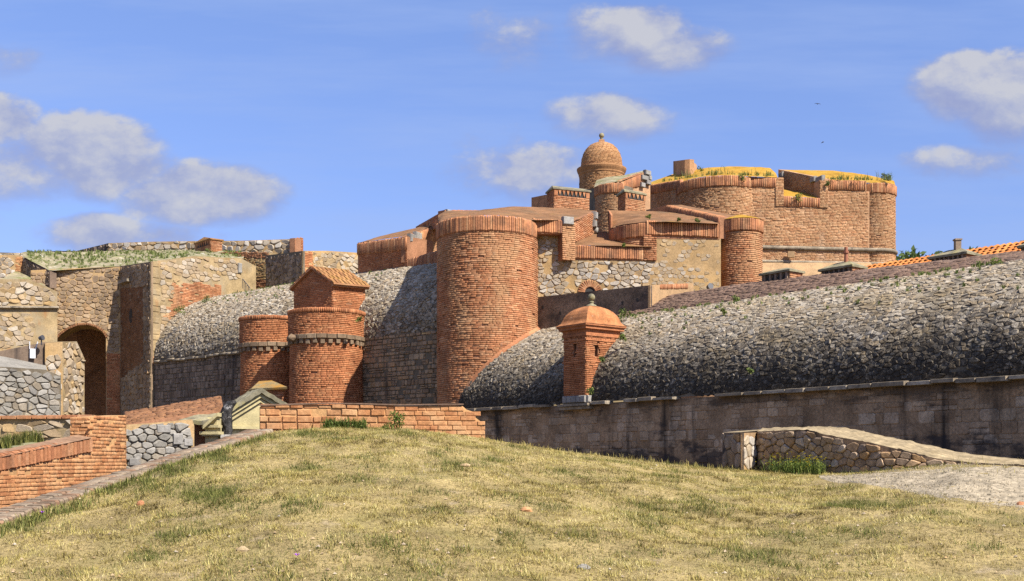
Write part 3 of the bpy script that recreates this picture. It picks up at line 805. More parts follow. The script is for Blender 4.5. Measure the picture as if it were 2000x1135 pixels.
def right_curtain():
    base = WA.lerp(WB, .5)
    t = thing('curtain_wall', 'long brown curtain wall with rounded lichened stone top, filling the right side', 'wall', base)
    tl = Talus(WA, WD, WN, 4.16, 7.6, 4.7, math.radians(72))
    u0, u1 = -8.0, 29.6
    pl = Plane(WA, WB)
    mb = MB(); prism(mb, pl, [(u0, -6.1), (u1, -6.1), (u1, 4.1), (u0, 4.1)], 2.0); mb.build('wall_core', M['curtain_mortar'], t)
    mb = MB(); mb.loft(tl.core(u0, u1)); mb.build('talus_core', M['mortar_grey'], t, smooth=True)
    rng = random.Random(11)
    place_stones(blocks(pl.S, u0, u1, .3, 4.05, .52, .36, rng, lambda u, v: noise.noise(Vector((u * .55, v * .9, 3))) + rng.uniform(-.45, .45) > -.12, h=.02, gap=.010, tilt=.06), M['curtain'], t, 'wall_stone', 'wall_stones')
    rng = random.Random(12)
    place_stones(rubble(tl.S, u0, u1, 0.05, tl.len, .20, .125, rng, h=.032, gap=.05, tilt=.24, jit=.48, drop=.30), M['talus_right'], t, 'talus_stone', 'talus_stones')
    # cordon: a broken run of projecting slabs under the rounded top
    u = u0; slabs = []
    while u < u1:
        w = rng.uniform(.7, 1.5)
        if not (17.4 < u + w / 2 < 17.8) and rng.random() > .09:
            p = WA + WD * (u + w / 2) + WN * (.07 + rng.uniform(-.03, .03)) + UP * (4.13 + rng.uniform(-.025, .025))
            slabs.append(frame_mat(p, WD, UP, WN, w - .008, .15 + rng.uniform(-.05, .03), .46))
        u += w
    place_bricks(slabs, M['cordon'], t, 'cordon_slab', 'cordon_slabs', minpx=8)
    # worn paving strip above the stones
    R = [tl.S(u0 + (u1 + 2 - u0) * i / 60, tl.len)[0] for i in range(61)]
    def dzs(p): return max(-.27, min(.25, ((p - WA).dot(WD) - 10.4) / 6.2 * .21)) - .03
    rings = []
    for (s, z) in ((-.3, -.1), (0.0, .06), (.9, .45), (1.8, .82), (2.6, 1.05), (3.4, 1.0), (5.5, .9)):
        rings.append([p - WN * s + UP * (z + dzs(p) * min(1, max(0, s / 2.6)) + .03 * noise.noise(p * .8 + Vector((s, 0, 0)))) for p in R])
    mb = MB(); mb.loft(rings); mb.build('paved_strip', M['strip'], t, smooth=True)
    rs = random.Random(5)
    def Sf(u, v):
        f = max(0.0, min(1.0, (u - u0) / (u1 + 2 - u0))) * 60; i = min(59, int(f)); p = R[i].lerp(R[i + 1], f - i)
        n = (WN * .4 + UP).normalized(); tv = (-WN - UP * -.42).normalized()
        z = np.interp(v, [0, .9, 1.8, 2.6], [.06, .45, .82, 1.05])
        return p - WN * v + UP * (float(z) + dzs(p) * min(1, v / 2.6)), WD, (UP * .42 - WN).normalized(), n
    place_bricks(bricks(Sf, u0, u1, .02, 2.5, .13, .34, rs, d=.05, wob=2.0), M['strip'], t, 'paving_brick', 'paving_bricks', minpx=12)
    return tl


TR = right_curtain()


def sentry_box():
    e1 = -WD; e2 = -WN; k = (1145 - 1000) / F
    a = WA + WN * .28; tt = (k * a.y - a.x) / (WD.x - k * WD.y); C0 = a + WD * tt
    w1, w2 = 1.5, 1.95
    t = thing('sentry_box', 'small square red brick sentry box with domed cap and ball on the curtain wall edge', 'sentry box', C0)
    yz = lambda py: EYE + (HZ - py) / F * C0.y
    zb, zt, ze = yz(772), yz(655), yz(632)
    left = Plane((C0 - e1 * w1), C0); right = Plane(C0, C0 + e2 * w2)
    fl = Plane(C0 - e1 * w1, C0 - e1 * w1 + e2 * w2)
    # core with recessed slits on both visible faces
    for nm, pl, L, c in (('left_core', left, w1, .72), ('right_core', right, w2, .62)):
        mb = MB(); su0, su1, s0, s1 = c - .09, c + .09, yz(697), yz(666)
        g = lambda u, v, h=0: pl.pt(u, v, h - .03)
        for (a0, a1, b0, b1) in ((0, su0, zb, zt), (su1, L, zb, zt), (su0, su1, zb, s0), (su0, su1, s1, zt)):
            mb.add([g(a0, b0), g(a1, b0), g(a1, b1), g(a0, b1)], [(0, 1, 2, 3)])
        q = [(su0, s0), (su1, s0), (su1, s1), (su0, s1)]
        mb.add([g(*x) for x in q] + [g(*x, -.5) for x in q], [(i, (i + 1) % 4, 4 + (i + 1) % 4, 4 + i) for i in range(4)] + [(4, 5, 6, 7)])
        mb.build('box_wall', M['mortar_red'], t, fix=False)
        def mask(u, v, su0=su0, su1=su1, s0=s0, s1=s1): return not (su0 < u < su1 and s0 < v < s1)
        place_bricks(bricks(pl.S, 0, L, zb, zt, .082, .27, random.Random(3 + len(nm)), mask, d=.05, gap=.012), M['brick_red'], t, 'brick', 'bricks', minpx=9)
    mb = MB()
    for p, q in ((C0 - e1 * w1 + e2 * .02, C0 - e1 * w1 + e2 * w2), (C0 + e2 * w2, C0 - e1 * w1 + e2 * w2)):
        mb.add([p + UP * zb, q + UP * zb, q + UP * zt, p + UP * zt], [(0, 1, 2, 3)])
    mb.build('back_wall', M['brick_red'], t, fix=False)
    cen = C0 - e1 * w1 / 2 + e2 * w2 / 2
    def sq(h, z, m=1): return [cen + e1 * (w1 / 2 + h) * a + e2 * (w2 / 2 + h) * b + UP * z for a, b in ((1, -1), (1, 1), (-1, 1), (-1, -1))]
    rings = [sq(.0, zt), sq(.06, zt), sq(.06, zt + .12), sq(.03, zt + .14), sq(.05, zt + .26), sq(.17, zt + .30), sq(.17, zt + .38), sq(.24, zt + .44), sq(.24, ze), sq(0, ze)]
    mb = MB(); mb.loft(rings, closed=True); mb.build('cornice', M['brick_red'], t)
    for z in (yz(665) + .02, yz(706)):
        mb = MB(); mb.loft([sq(.0, z), sq(.05, z), sq(.05, z + .06), sq(.0, z + .06)], closed=True); mb.build('string_course', M['brick_red'], t)
    # the cap: flared four-sided dome
    hz = yz(590) - ze; prof = [(1.0, 0), (.93, .05), (.86, .13), (.82, .22), (.785, .36), (.72, .52), (.61, .69), (.46, .83), (.26, .94), (.07, 1.0)]
    mb = MB(); w = w1 / 2 + .26; w_ = w2 / 2 + .26
    rr = []
    for f, h in prof:
        rr.append([cen + e1 * w * f * a + e2 * w_ * f * b + UP * (ze + hz * h) for a, b in ((1, -1), (1, 0), (1, 1), (0, 1), (-1, 1), (-1, 0), (-1, -1), (0, -1))])
    mb.loft(rr, closed=True, cap=True); mb.build('dome_cap', M['plaster_orange'], t)
    mb = MB()
    lath = [(.24, 0), (.22, .05), (.12, .09), (.09, .16), (.14, .19), (.10, .22)]
    r0 = 0.17
    for i in range(9): lath.append((max(.01, r0 * math.sin(math.pi * (i + .9) / 9)), .23 + r0 * (1 - math.cos(math.pi * (i + .9) / 9))))
    mb.loft([[cen + Vector((math.cos(2 * math.pi * j / 20) * r, math.sin(2 * math.pi * j / 20) * r, ze + hz * .97 + z)) for j in range(20)] for r, z in lath], closed=True)
    mb.build('ball_finial', M['stone_lichen'], t, smooth=True)
    # pale stone footing
    sl = []
    for pl, L in ((left, w1), (right, .55)):
        n = 5 if L > 1 else 2
        for i in range(n):
            p = pl.pt((i + .5) * L / n, zb - .15, .03); sl.append(frame_mat(p, pl.d, UP, pl.n, L / n - .012, .3, .16))
    place_bricks(sl, M['stone_white'], t, 'footing_stone', 'footing_stones', minpx=6)
    mb = MB()
    for z, hh, o in ((zb - .40, .1, .06), (zb - .53, .12, -.05)):
        p = (left.pt(w1 / 2, z, 0) + right.pt(.1, z, 0)) / 2
        mb.box(left.pt(w1 / 2 - .05, z, o - .15), left.d * (w1 / 2 + .25), UP * hh / 2, left.n * .22)
    mb.build('footing_corbel', M['cordon'], t)


sentry_box()

# ------------------------------------------------------------------ big round tower
TX, TY, TRD = (952 - 1000) / F * 60, 60.0, 2.63
def big_tower():
    cy = Cyl(TX, TY, TRD)
    t = thing('round_tower', 'largest orange brick round tower, in the centre behind the brick parapet', 'tower', (TX, TY, 0))
    zr0, zr1 = 13.17, 13.98
    mb = MB(); mb.loft([cy.ring(TRD - .03, -6), cy.ring(TRD - .03, zr1 - .1)], closed=True, cap=True); mb.build('tower_core', M['mortar_red'], t, smooth=False)
    place_bricks(bricks(cy.S, -TRD * 1.75, TRD * 1.75, 2.5, zr0, .105, .33, random.Random(21), d=.05, gap=.012, wob=1.2), M['brick'], t)
    place_bricks(ring_soldiers(cy, TRD + .085, zr0, zr1, -1.75, 1.25, .125, random.Random(22), depth=.24), M['brick_rim'], t, 'rim_brick', 'rim_bricks', minpx=8)
    pl = Plane(PL(1040, 59.3), PL(1125, 60.28))
    cover_soldiers(t, pl, 1040, 427, 455, 1097, 430, 458, .125, M['brick_rim'], 23, .4, .1)
    cover_bricks(t, pl, [(1097, 429), (1122, 436), (1122, 508), (1097, 508)], .105, .33, M['brick'], 24, h=.07)
    panel(t, 'parapet_core', pl, [(1030, 428), (1122, 436), (1122, 508), (1097, 508), (1097, 458), (1030, 455)], 1.2, M['mortar_red'], h=.02)
    # sloping roof of the parapet
    fr = [cy.c + Vector((math.cos(cy.f + a) * (TRD + .02), math.sin(cy.f + a) * (TRD + .02), zr1)) for a in np.linspace(-1.7, .95, 18)] + [pl.pt(*pl.pix(1097, 430)), pl.pt(*pl.pix(1118, 434))]
    sheet(t, 'parapet_roof', fr, [(856, 420, 65.2), (870, 412, 66.5), (935, 411, 67), (1000, 403, 67.5), (1060, 405, 67.5), (1120, 408, 67), (1166, 412, 65.5)], M['roof_brown'], 40, 14, .07, 3)
    # splayed cheek of the embrasure with pale quoins
    pc = Plane(PL(1112, 60.2), PL(1166, 65.0))
    panel(t, 'embrasure_cheek', pc, [(1112, 433), (1166, 412), (1166, 456), (1112, 478)], .3, M['mortar_red'])
    cover_bricks(t, pc, [(1113, 436), (1164, 414), (1164, 455), (1113, 476)], .105, .33, M['brick'], 25)
    q = []
    for (px, py, w, h) in ((1108, 432, .62, .42), (1160, 421, .3, .42), (1158, 437, .35, .4), (1161, 450, .28, .34)):
        u, v = pc.pix(px, py) if px > 1110 else pl.pix(px, py); pp = pc if px > 1110 else pl
        q.append(frame_mat(pp.pt(u, v, .05), pp.d, UP, pp.n, w, h, .3))
    place_bricks(q, M['stone_white'], t, 'quoin_stone', 'quoin_stones', minpx=6)


def tower_fillet():
    root = next(o for o in bpy.data.objects if o.name == 'round_tower'); c = Vector((TX, TY, 0)); R0, R1 = [], []
    for a in np.linspace(math.radians(-118), math.radians(0), 50):
        n = Vector((math.cos(a), math.sin(a), 0)); res = []
        for r, up in ((TRD + .03, .22), (TRD + .16, .08)):
            p = c + n * r; sb = -(p - WA).dot(WN)
            if sb < .02: res = None; break
            th = math.acos(max(-1, min(1, 1 - sb / TR.S0)))
            res.append(p + UP * (TR.z0 + TR.H0 * math.sin(min(th, TR.th)) + up))
        if res: R0.append(res[0]); R1.append(res[1])
    mb = MB(); mb.loft([R0, [(a + b) / 2 - UP * .02 for a, b in zip(R0, R1)], R1, [p - UP * .3 for p in R1]]); mb.build('plaster_fillet', M['brick'], root, fix=False)


big_tower()
tower_fillet()


def central_bastion():
    pl = Plane(PL(1050, 60.3), PL(1405, 61.3))
    t = thing('bastion_wall', 'pale rubble stone wall with stepped brick parapet right of the largest round tower', 'wall', pl.pt(pl.L / 2, 0))
    wall = [(1046, 458), (1099, 458), (1099, 507), (1281, 509), (1281, 464), (1408, 466), (1408, 660), (1046, 660)]
    panel(t, 'wall_core', pl, wall, 2.5, M['mortar_tan'])
    uv_arch = pl.pix(1152, 571); ra = .66
    uvw = pl.poly([(1050, 460), (1097, 460), (1097, 509), (1281, 511), (1281, 466), (1405, 468), (1405, 600), (1050, 600)]); ip = inpoly(uvw)
    def mk(u, v, lo=None, hi=None):
        return ip(u, v) and math.hypot(u - uv_arch[0], v - uv_arch[1]) > ra
    us = [p[0] for p in uvw]; usplit = pl.pix(1272, 500)[0]
    v0, v1 = pl.pix(1200, 600)[1], max(p[1] for p in uvw)
    place_stones(rubble(pl.S, min(us), usplit, v0, v1, .31, .20, random.Random(31), mk, rnd=True, h=.045, gap=.10, tilt=.2, jit=.42, drop=.25, patch=.06), M['rubble_white'], t)
    place_stones(rubble(pl.S, usplit, max(us), v0, v1, .30, .19, random.Random(32), mk, rnd=True, h=.015, gap=.12, tilt=.08, top=.82, patch=.5), M['rubble_tan'], t)
    # little arch
    vs = []
    for i in range(15):
        a = math.pi * (i + .5) / 15
        c = pl.pt(uv_arch[0] + math.cos(a) * .46, uv_arch[1] + math.sin(a) * .46, .02)
        tv = pl.d * math.cos(a) + UP * math.sin(a); tu = pl.d * -math.sin(a) + UP * math.cos(a)
        vs.append(frame_mat(c, tu, tv, pl.n, math.pi * .46 / 15 - .02, .38, .12))
    place_bricks(vs, M['brick'], t, 'arch_brick', 'arch_bricks', minpx=4)
    mb = MB(); mb.add([pl.pt(uv_arch[0] + math.cos(math.pi * i / 12) * .28, uv_arch[1] + math.sin(math.pi * i / 12) * .28, .006) for i in range(13)], [tuple(range(13))])
    mb.build('painted_arch_shade', M['dark'], t)  # flat dark disc painted for the shade inside the arch
    # low sill of the embrasure
    cover_soldiers(t, pl, 1122, 479, 506, 1256, 483, 509, .125, M['brick_rim'], 33, .3, .1)
    panel(t, 'sill_core', pl, [(1122, 480), (1282, 480), (1282, 510), (1122, 507)], .6, M['mortar_red'], h=.02)
    cover_bricks(t, pl, [(1256, 458), (1282, 464), (1282, 509), (1256, 509)], .105, .33, M['brick'], 34, h=.09)
    sheet(t, 'sill_roof', [(1104, 479, 60.5), (1190, 480, 60.5), (1275, 482, 60.7)], [(1118, 456, 64.0), (1180, 452, 65.5), (1262, 470, 62.0)], M['roof_brown'], 16, 8, .05, 8)
    # right merlon
    cover_soldiers(t, pl, 1262, 431, 460, 1403, 437, 466, .125, M['brick_rim'], 35, .4, .12)
    panel(t, 'merlon_core', pl, [(1268, 432), (1405, 438), (1405, 468), (1281, 466), (1268, 464)], 1.5, M['mortar_red'], h=.02)
    # rounded left end of the merlon, turning back into the embrasure
    c = Cyl(*PL(1264, 62.88), 2.0); zz = lambda py: EYE + (HZ - py) / F * 60.4
    mb = MB(); mb.loft([c.ring(1.97, zz(500), -1.8, .2, 24), c.ring(1.97, zz(433), -1.8, .2, 24)]); mb.build('merlon_end', M['mortar_red'], t, fix=False)
    place_bricks(ring_soldiers(c, 2.10, zz(460), zz(431), -1.7, .02, .125, random.Random(38), depth=.3), M['brick_rim'], t, 'rim_brick', 'rim_bricks', minpx=7)
    place_bricks(bricks(c.S, -3.4, .1, zz(497), zz(460), .105, .33, random.Random(36), d=.05), M['brick'], t)
    pc = Plane(PL(1193, 62.6), PL(1188, 66.0))
    panel(t, 'merlon_cheek', pc, [(1193, 420), (1188, 411), (1188, 458), (1193, 470)], .1, M['brick_rim'])
    arc = [c.c + Vector((math.cos(c.f + a) * 2.1, math.sin(c.f + a) * 2.1, zz(431))) for a in np.linspace(-1.6, 0, 12)]
    sheet(t, 'merlon_roof', arc + [P(1300, 433, 60.5), P(1404, 437, 61.0)], [(1187, 411, 66.0), (1290, 413, 68.0), (1395, 424, 64.0)], M['roof_brown'], 40, 10, .06, 12)
    sheet(t, 'merlon_edge', [(1187, 411, 66.0), (1290, 413, 68.0)], [(1187, 440, 67), (1290, 440, 69)], M['mortar_red'], 6, 2, .01, 12)


central_bastion()


def corner_turret():
    cx, cyy = PL(1446, 62.4); r = 1.15; cy = Cyl(cx, cyy, r)
    t = thing('corner_turret', 'slender orange brick corner turret with yellow lichen on its rim', 'turret', (cx, cyy, 0))
    z0, z1 = EYE + (HZ - 450) / F * 61.2, EYE + (HZ - 425) / F * 61.2
    mb = MB(); mb.loft([cy.ring(r - .03, -2), cy.ring(r - .03, z1 - .05)], closed=True, cap=True); mb.build('turret_core', M['mortar_red'], t)
    place_bricks(bricks(cy.S, -r * 1.9, r * 1.9, 8.5, z0, .105, .33, random.Random(41), d=.06), M['brick'], t)
    place_bricks(ring_soldiers(cy, r + .1, z0, z1, -1.9, 1.9, .125, random.Random(42), depth=.24), M['brick_rim'], t, 'rim_brick', 'rim_bricks', minpx=7)
    mb = MB(); mb.loft([cy.ring(r + .1, z1), cy.ring(r - .1, z1 + .10), cy.ring(.3, z1 + .35)], closed=True, cap=True); mb.build('turret_roof', M['roof_lichen'], t)
    pl = Plane(PL(1406, 61.6), PL(1303, 68.5))
    cover_soldiers(t, pl, 1406, 422, 447, 1303, 401, 420, .125, M['brick_rim'], 43, .4, .1)
    panel(t, 'parapet_core', pl, [(1406, 424), (1303, 402), (1303, 436), (1406, 466)], .7, M['mortar_red'])
    sheet(t, 'parapet_roof', [(1406, 423, 61.6), (1303, 401, 68.5)], [(1452, 424, 63.5), (1330, 400, 70.5)], M['roof_brown'], 14, 5, .03, 4)
    panel(t, 'rear_parapet', Plane(PL(1303, 68.6), PL(1262, 72)), [(1303, 401), (1262, 410), (1262, 425), (1303, 425)], .6, M['brick_rim'])


corner_turret()


def traverse_wall():
    a, b = PL(1045, 60.0), PL(1270, 55.4); pl = Plane(a, b)
    t = thing('low_wall', 'low blackened plaster wall with a tan plastered end, behind the sentry box', 'wall', pl.pt(pl.L / 2, 8))
    panel(t, 'wall_face', pl, [(1043, 581), (1271, 557), (1271, 650), (1043, 670)], .12, M['plaster_dark'])
    pe = Plane(b, PL(1352, 58.4))
    panel(t, 'end_face', pe, [(1269, 557), (1354, 553), (1354, 615), (1269, 640)], .12, M['plaster_tan'], h=.02)
    cover_soldiers(t, pe, 1288, 556, 565, 1342, 554, 564, .13, M['brick'], 51, .12, .06)
    mb = MB(); 
    for (px, py) in ((1060, 600), (1094, 612), (1216, 592), (1245, 586), (1216, 605)):
        u, v = pl.pix(px, py); mb.box(pl.pt(u, v, -.02), pl.d * .07, UP * .09, pl.n * .03)
    mb.build('painted_putlog_shade', M['dark'], t)  # shallow dark boxes, painted shade in place of real holes


traverse_wall()

# ------------------------------------------------------------------ upper fort, behind on the right
def upper_fort():
    t = thing('upper_bastion', 'tall pale brick bastion with orange lichened roofs, at the upper right', 'bastion', (*PL(1560, 84), 0))
    zr0 = EYE + (HZ - 362.5) / F * 82.8; zr1 = zr0 + .78
    c1 = Cyl(*PL(1405, 86.2), 3.2); c2 = Cyl(*PL(1703, 86.4), 1.68)
    for i, c in enumerate((c1, c2)):
        mb = MB(); mb.loft([c.ring(c.r - .03, 2), c.ring(c.r - .03, zr1 - .1)], closed=True, cap=True); mb.build('corner_core', M['mortar_pale'], t)
        place_bricks(bricks(c.S, -c.r * 1.5, c.r * (1.0 if i == 0 else 1.9), 14.5, zr0, .115, .36, random.Random(61 + i), d=.06, wob=1.5), M['brick_pale'], t)
    flat = Plane(PL(1463, 83.6), PL(1672, 84.6))
    top = [(1440, 345), (1519, 346), (1519, 380), (1605, 384), (1605, 352), (1690, 353), (1690, 640), (1440, 640)]
    panel(t, 'wall_core', flat, [(1440, 366), (1515, 367), (1515, 404), (1616, 407), (1616, 372), (1698, 374), (1698, 660), (1440, 660)], 3.0, M['mortar_pale'])
    cover_bricks(t, flat, [(1455, 364), (1515, 366), (1515, 404), (1616, 407), (1616, 371), (1696, 374), (1696, 530), (1455, 530)], .115, .36, M['brick_pale'], 63, wob=1.5)
    # left face, turned away from the sun
    lf = Plane(PL(1262, 92.0), PL(1326, 85.6))
    panel(t, 'left_wall_core', lf, [(1258, 374), (1327, 366), (1327, 460), (1258, 460)], 2.0, M['mortar_pale'])
    cover_bricks(t, lf, [(1260, 382), (1326, 369), (1326, 440), (1260, 440)], .115, .36, M['brick_pale'], 64)
    cover_soldiers(t, lf, 1262, 363, 381, 1330, 351, 369, .14, M['brick_rim'], 65, .3, .1)
    # rim
    rim = ring_soldiers(c1, c1.r + .11, zr0, zr1, -1.45, .75, .14, random.Random(66), depth=.26)
    rim += ring_soldiers(c2, c2.r + .11, zr0 - .1, zr1 - .12, -.6, 1.9, .14, random.Random(67), depth=.26)
    place_bricks(rim, M['brick_rim'], t, 'rim_brick', 'rim_bricks', minpx=7)
    cover_soldiers(t, flat, 1460, 345, 366, 1515, 347, 367, .14, M['brick_rim'], 68, .5, .12)
    cover_soldiers(t, flat, 1530, 383, 404, 1600, 387, 406, .14, M['brick_rim'], 69, .5, .12)
    cover_soldiers(t, flat, 1617, 351, 372, 1690, 353, 373, .14, M['brick_rim'], 70, .5, .12)
    panel(t, 'parapet_core', flat, [(1440, 346), (1530, 347), (1530, 384), (1600, 388), (1600, 352), (1692, 354), (1692, 373), (1616, 372), (1616, 407), (1514, 404), (1514, 367), (1440, 366)], 1.0, M['mortar_pale'], h=.03)
    cover_bricks(t, flat, [(1514, 348), (1530, 350), (1530, 403), (1514, 403)], .115, .36, M['brick_pale'], 71, h=.08)
    cover_bricks(t, flat, [(1600, 353), (1617, 353), (1617, 406), (1600, 406)], .115, .36, M['brick_pale'], 72, h=.08)
    # embrasure cheek (shaded) and floor
    ck = Plane(PL(1610, 84.2), PL(1520, 90.5))
    panel(t, 'embrasure_cheek', ck, [(1610, 349), (1520, 331), (1520, 372), (1610, 392)], .5, M['mortar_pale'])
    cover_bricks(t, ck, [(1609, 352), (1522, 333), (1522, 370), (1609, 390)], .115, .36, M['brick_pale'], 73)
    q = []
    for px, py, w in ((1603, 350, .9), (1590, 351, .6), (1528, 342, .6), (1526, 352, .5)):
        u, v = ck.pix(px, py); q.append(frame_mat(ck.pt(u, v, .05), ck.d, UP, ck.n, w, .42, .3))
    place_bricks(q, M['stone_white'], t, 'quoin_stone', 'quoin_stones', minpx=5)
    sheet(t, 'embrasure_floor', [(1530, 383, 84), (1600, 387, 84.3)], [(1523, 369, 89), (1580, 378, 86.5)], M['roof_lichen'], 12, 6, .05, 9)
    fr = [c1.c + Vector((math.cos(c1.f + a) * (c1.r + .08), math.sin(c1.f + a) * (c1.r + .08), zr1)) for a in np.linspace(-1.45, .6, 14)]
    fr = [P(1263, 364, 91.9)] + fr + [P(1519, 347, 83.8)]
    sheet(t, 'left_roof', fr, [(1270, 356, 95), (1320, 338, 96), (1385, 327, 95), (1440, 325, 95), (1504, 328, 94), (1515, 338, 92)], M['roof_lichen'], 40, 14, .12, 21)
    fr = [P(1606, 353, 84.3), P(1680, 354, 84.6)] + [c2.c + Vector((math.cos(c2.f + a) * (c2.r + .08), math.sin(c2.f + a) * (c2.r + .08), zr1 - .12)) for a in np.linspace(-.1, 1.7, 9)]
    sheet(t, 'right_roof', fr, [(1521, 331, 90.5), (1545, 332, 92), (1625, 333, 92), (1690, 341, 90), (1746, 353, 87.5)], M['roof_lichen'], 36, 12, .12, 22)
    # round stone mouldings
    for nm, py, rad in (('upper_moulding', 485, .16), ('lower_moulding', 512, .12)):
        mb = MB(); path = [c1.c + Vector((math.cos(c1.f + a) * (c1.r + .04), math.sin(c1.f + a) * (c1.r + .04), 0)) for a in np.linspace(-.2, .55, 6)]
        path = [flat.pt(-.2, 0, .05), flat.pt(flat.L, 0, .05)] + [c2.c + Vector((math.cos(c2.f + a) * (c2.r + .04), math.sin(c2.f + a) * (c2.r + .04), 0)) for a in np.linspace(.05, 2.0, 12)]
        z = EYE + (HZ - py) / F * 84; rings = []
        for i, p in enumerate(path):
            d = (path[min(i + 1, len(path) - 1)] - path[max(i - 1, 0)]).normalized(); n = Vector((d.y, -d.x, 0))
            rings.append([p + n * rad * math.cos(2 * math.pi * k / 10) + UP * (z + rad * math.sin(2 * math.pi * k / 10)) for k in range(10)])
        mb.loft(rings, closed=True); mb.build(nm, M['cordon'], t, smooth=True)
    # battered foot
    sheet(t, 'battered_foot', [(1440, 575, 81.5), (1750, 560, 82.5)], [(1440, 513, 83.4), (1700, 513, 84.5)], M['plaster_tan'], 12, 4, .03, 2)
    mb = MB(); mb.box(P(1545, 497, 83.6), Vector((.25, 0, 0)), Vector((0, .1, 0)), UP * .22); mb.build('patch_stone', M['plaster_tan'], t)


upper_fort()


def rear_block():
    t = thing('roof_block', 'small plain brick block standing on the roof left of the orange lichened slope', 'block', P(1345, 338, 92))
    a, b = PL(1315, 95.2), PL(1347, 92.5)
    panel(t, 'shaded_face', Plane(a, b), [(1315, 315), (1347, 311), (1347, 345), (1315, 345)], .4, M['brick_pale'])
    panel(t, 'lit_face', Plane(b, PL(1361, 95.5)), [(1347, 311), (1361, 322), (1361, 345), (1347, 345)], .4, M['brick_pale'])


rear_block()


def domed_turret():
    Y = 90.0; cx, cyy = PL(1175, Y); k = Y / F
    c = Cyl(cx, cyy, 43 * k); z = lambda py: EYE + (HZ - py) / F * Y
    t = thing('domed_turret', 'round brick lookout turret with a tall brick dome and ball finial, top of the fort', 'turret', (cx, cyy, z(400)))
    mb = MB(); mb.loft([c.ring(42 * k, z(420)), c.ring(42 * k, z(340)), c.ring(40 * k, z(332)), c.ring(39 * k, z(331))], closed=True); mb.build('drum', M['mortar_pale'], t)
    place_bricks(bricks(c.S, -c.r * 1.8, c.r * 1.8, z(400), z(346), .115, .36, random.Random(81), d=.05), M['brick_brown'], t)
    mb = MB(); rr = [(43, 347), (45, 343), (45, 341), (47.5, 336), (48.5, 333), (48.5, 331), (46, 330), (40, 329)]
    mb.loft([c.ring(r * k, z(y)) for r, y in rr], closed=True); mb.build('cornice', M['brick_brown'], t)
    prof = [(39.5, 330), (39.6, 322), (38.5, 312), (35.5, 302), (30.5, 293), (23, 285.5), (14, 281), (7, 279.5)]
    mb = MB(); mb.loft([c.ring((r - .8) * k, z(y)) for r, y in prof], closed=True, cap=True); mb.build('dome_core', M['mortar_tan'], t, smooth=True)
    # dome bricks course by course
    res = []; rng = random.Random(82); pts = [Vector((r * k, z(y))) for r, y in prof]; L = [0]
    for a, b in zip(pts, pts[1:]): L.append(L[-1] + (b - a).length)
    v = 0.0
    while v < L[-1] - .1:
        i = max(j for j in range(len(pts) - 1) if L[j] <= v + .055); f = (v + .055 - L[i]) / (L[i + 1] - L[i]); p = pts[i].lerp(pts[i + 1], f); d = (pts[i + 1] - pts[i]).normalized()
        n = max(6, int(2 * math.pi * p.x / .34)); ph = rng.random()
        for j in range(n):
            a = 2 * math.pi * (j + ph) / n
            if math.cos(a) < -.25: continue
            w = Vector((math.cos(c.f + a), math.sin(c.f + a), 0)); tu = Vector((-w.y, w.x, 0))
            res.append(frame_mat(c.c + w * (p.x + rng.uniform(-.012, .012)) + UP * p.y, tu, w * d.x + UP * d.y, w * d.y - UP * d.x, 2 * math.pi * p.x / n - .02, .098, .05))
        v += .11
    place_bricks(res, M['brick_brown'], t, 'dome_brick', 'dome_bricks')
    mb = MB(); mb.box((cx, cyy, z(278)), (.22, 0, 0), (0, .22, 0), UP * .17); mb.build('finial_block', M['brick_pale'], t)
    mb = MB(); lath = [(.17, 0), (.12, .08), (.09, .16), (.14, .2)] + [(max(.01, .21 * math.sin(math.pi * (i + .8) / 9)), .2 + .21 * (1 - math.cos(math.pi * (i + .8) / 9))) for i in range(9)]
    mb.loft([[Vector((cx + math.cos(2 * math.pi * j / 16) * r, cyy + math.sin(2 * math.pi * j / 16) * r, z(275) + h)) for j in range(16)] for r, h in lath], closed=True)
    mb.build('ball_finial', M['stone_lichen'], t, smooth=True)


domed_turret()


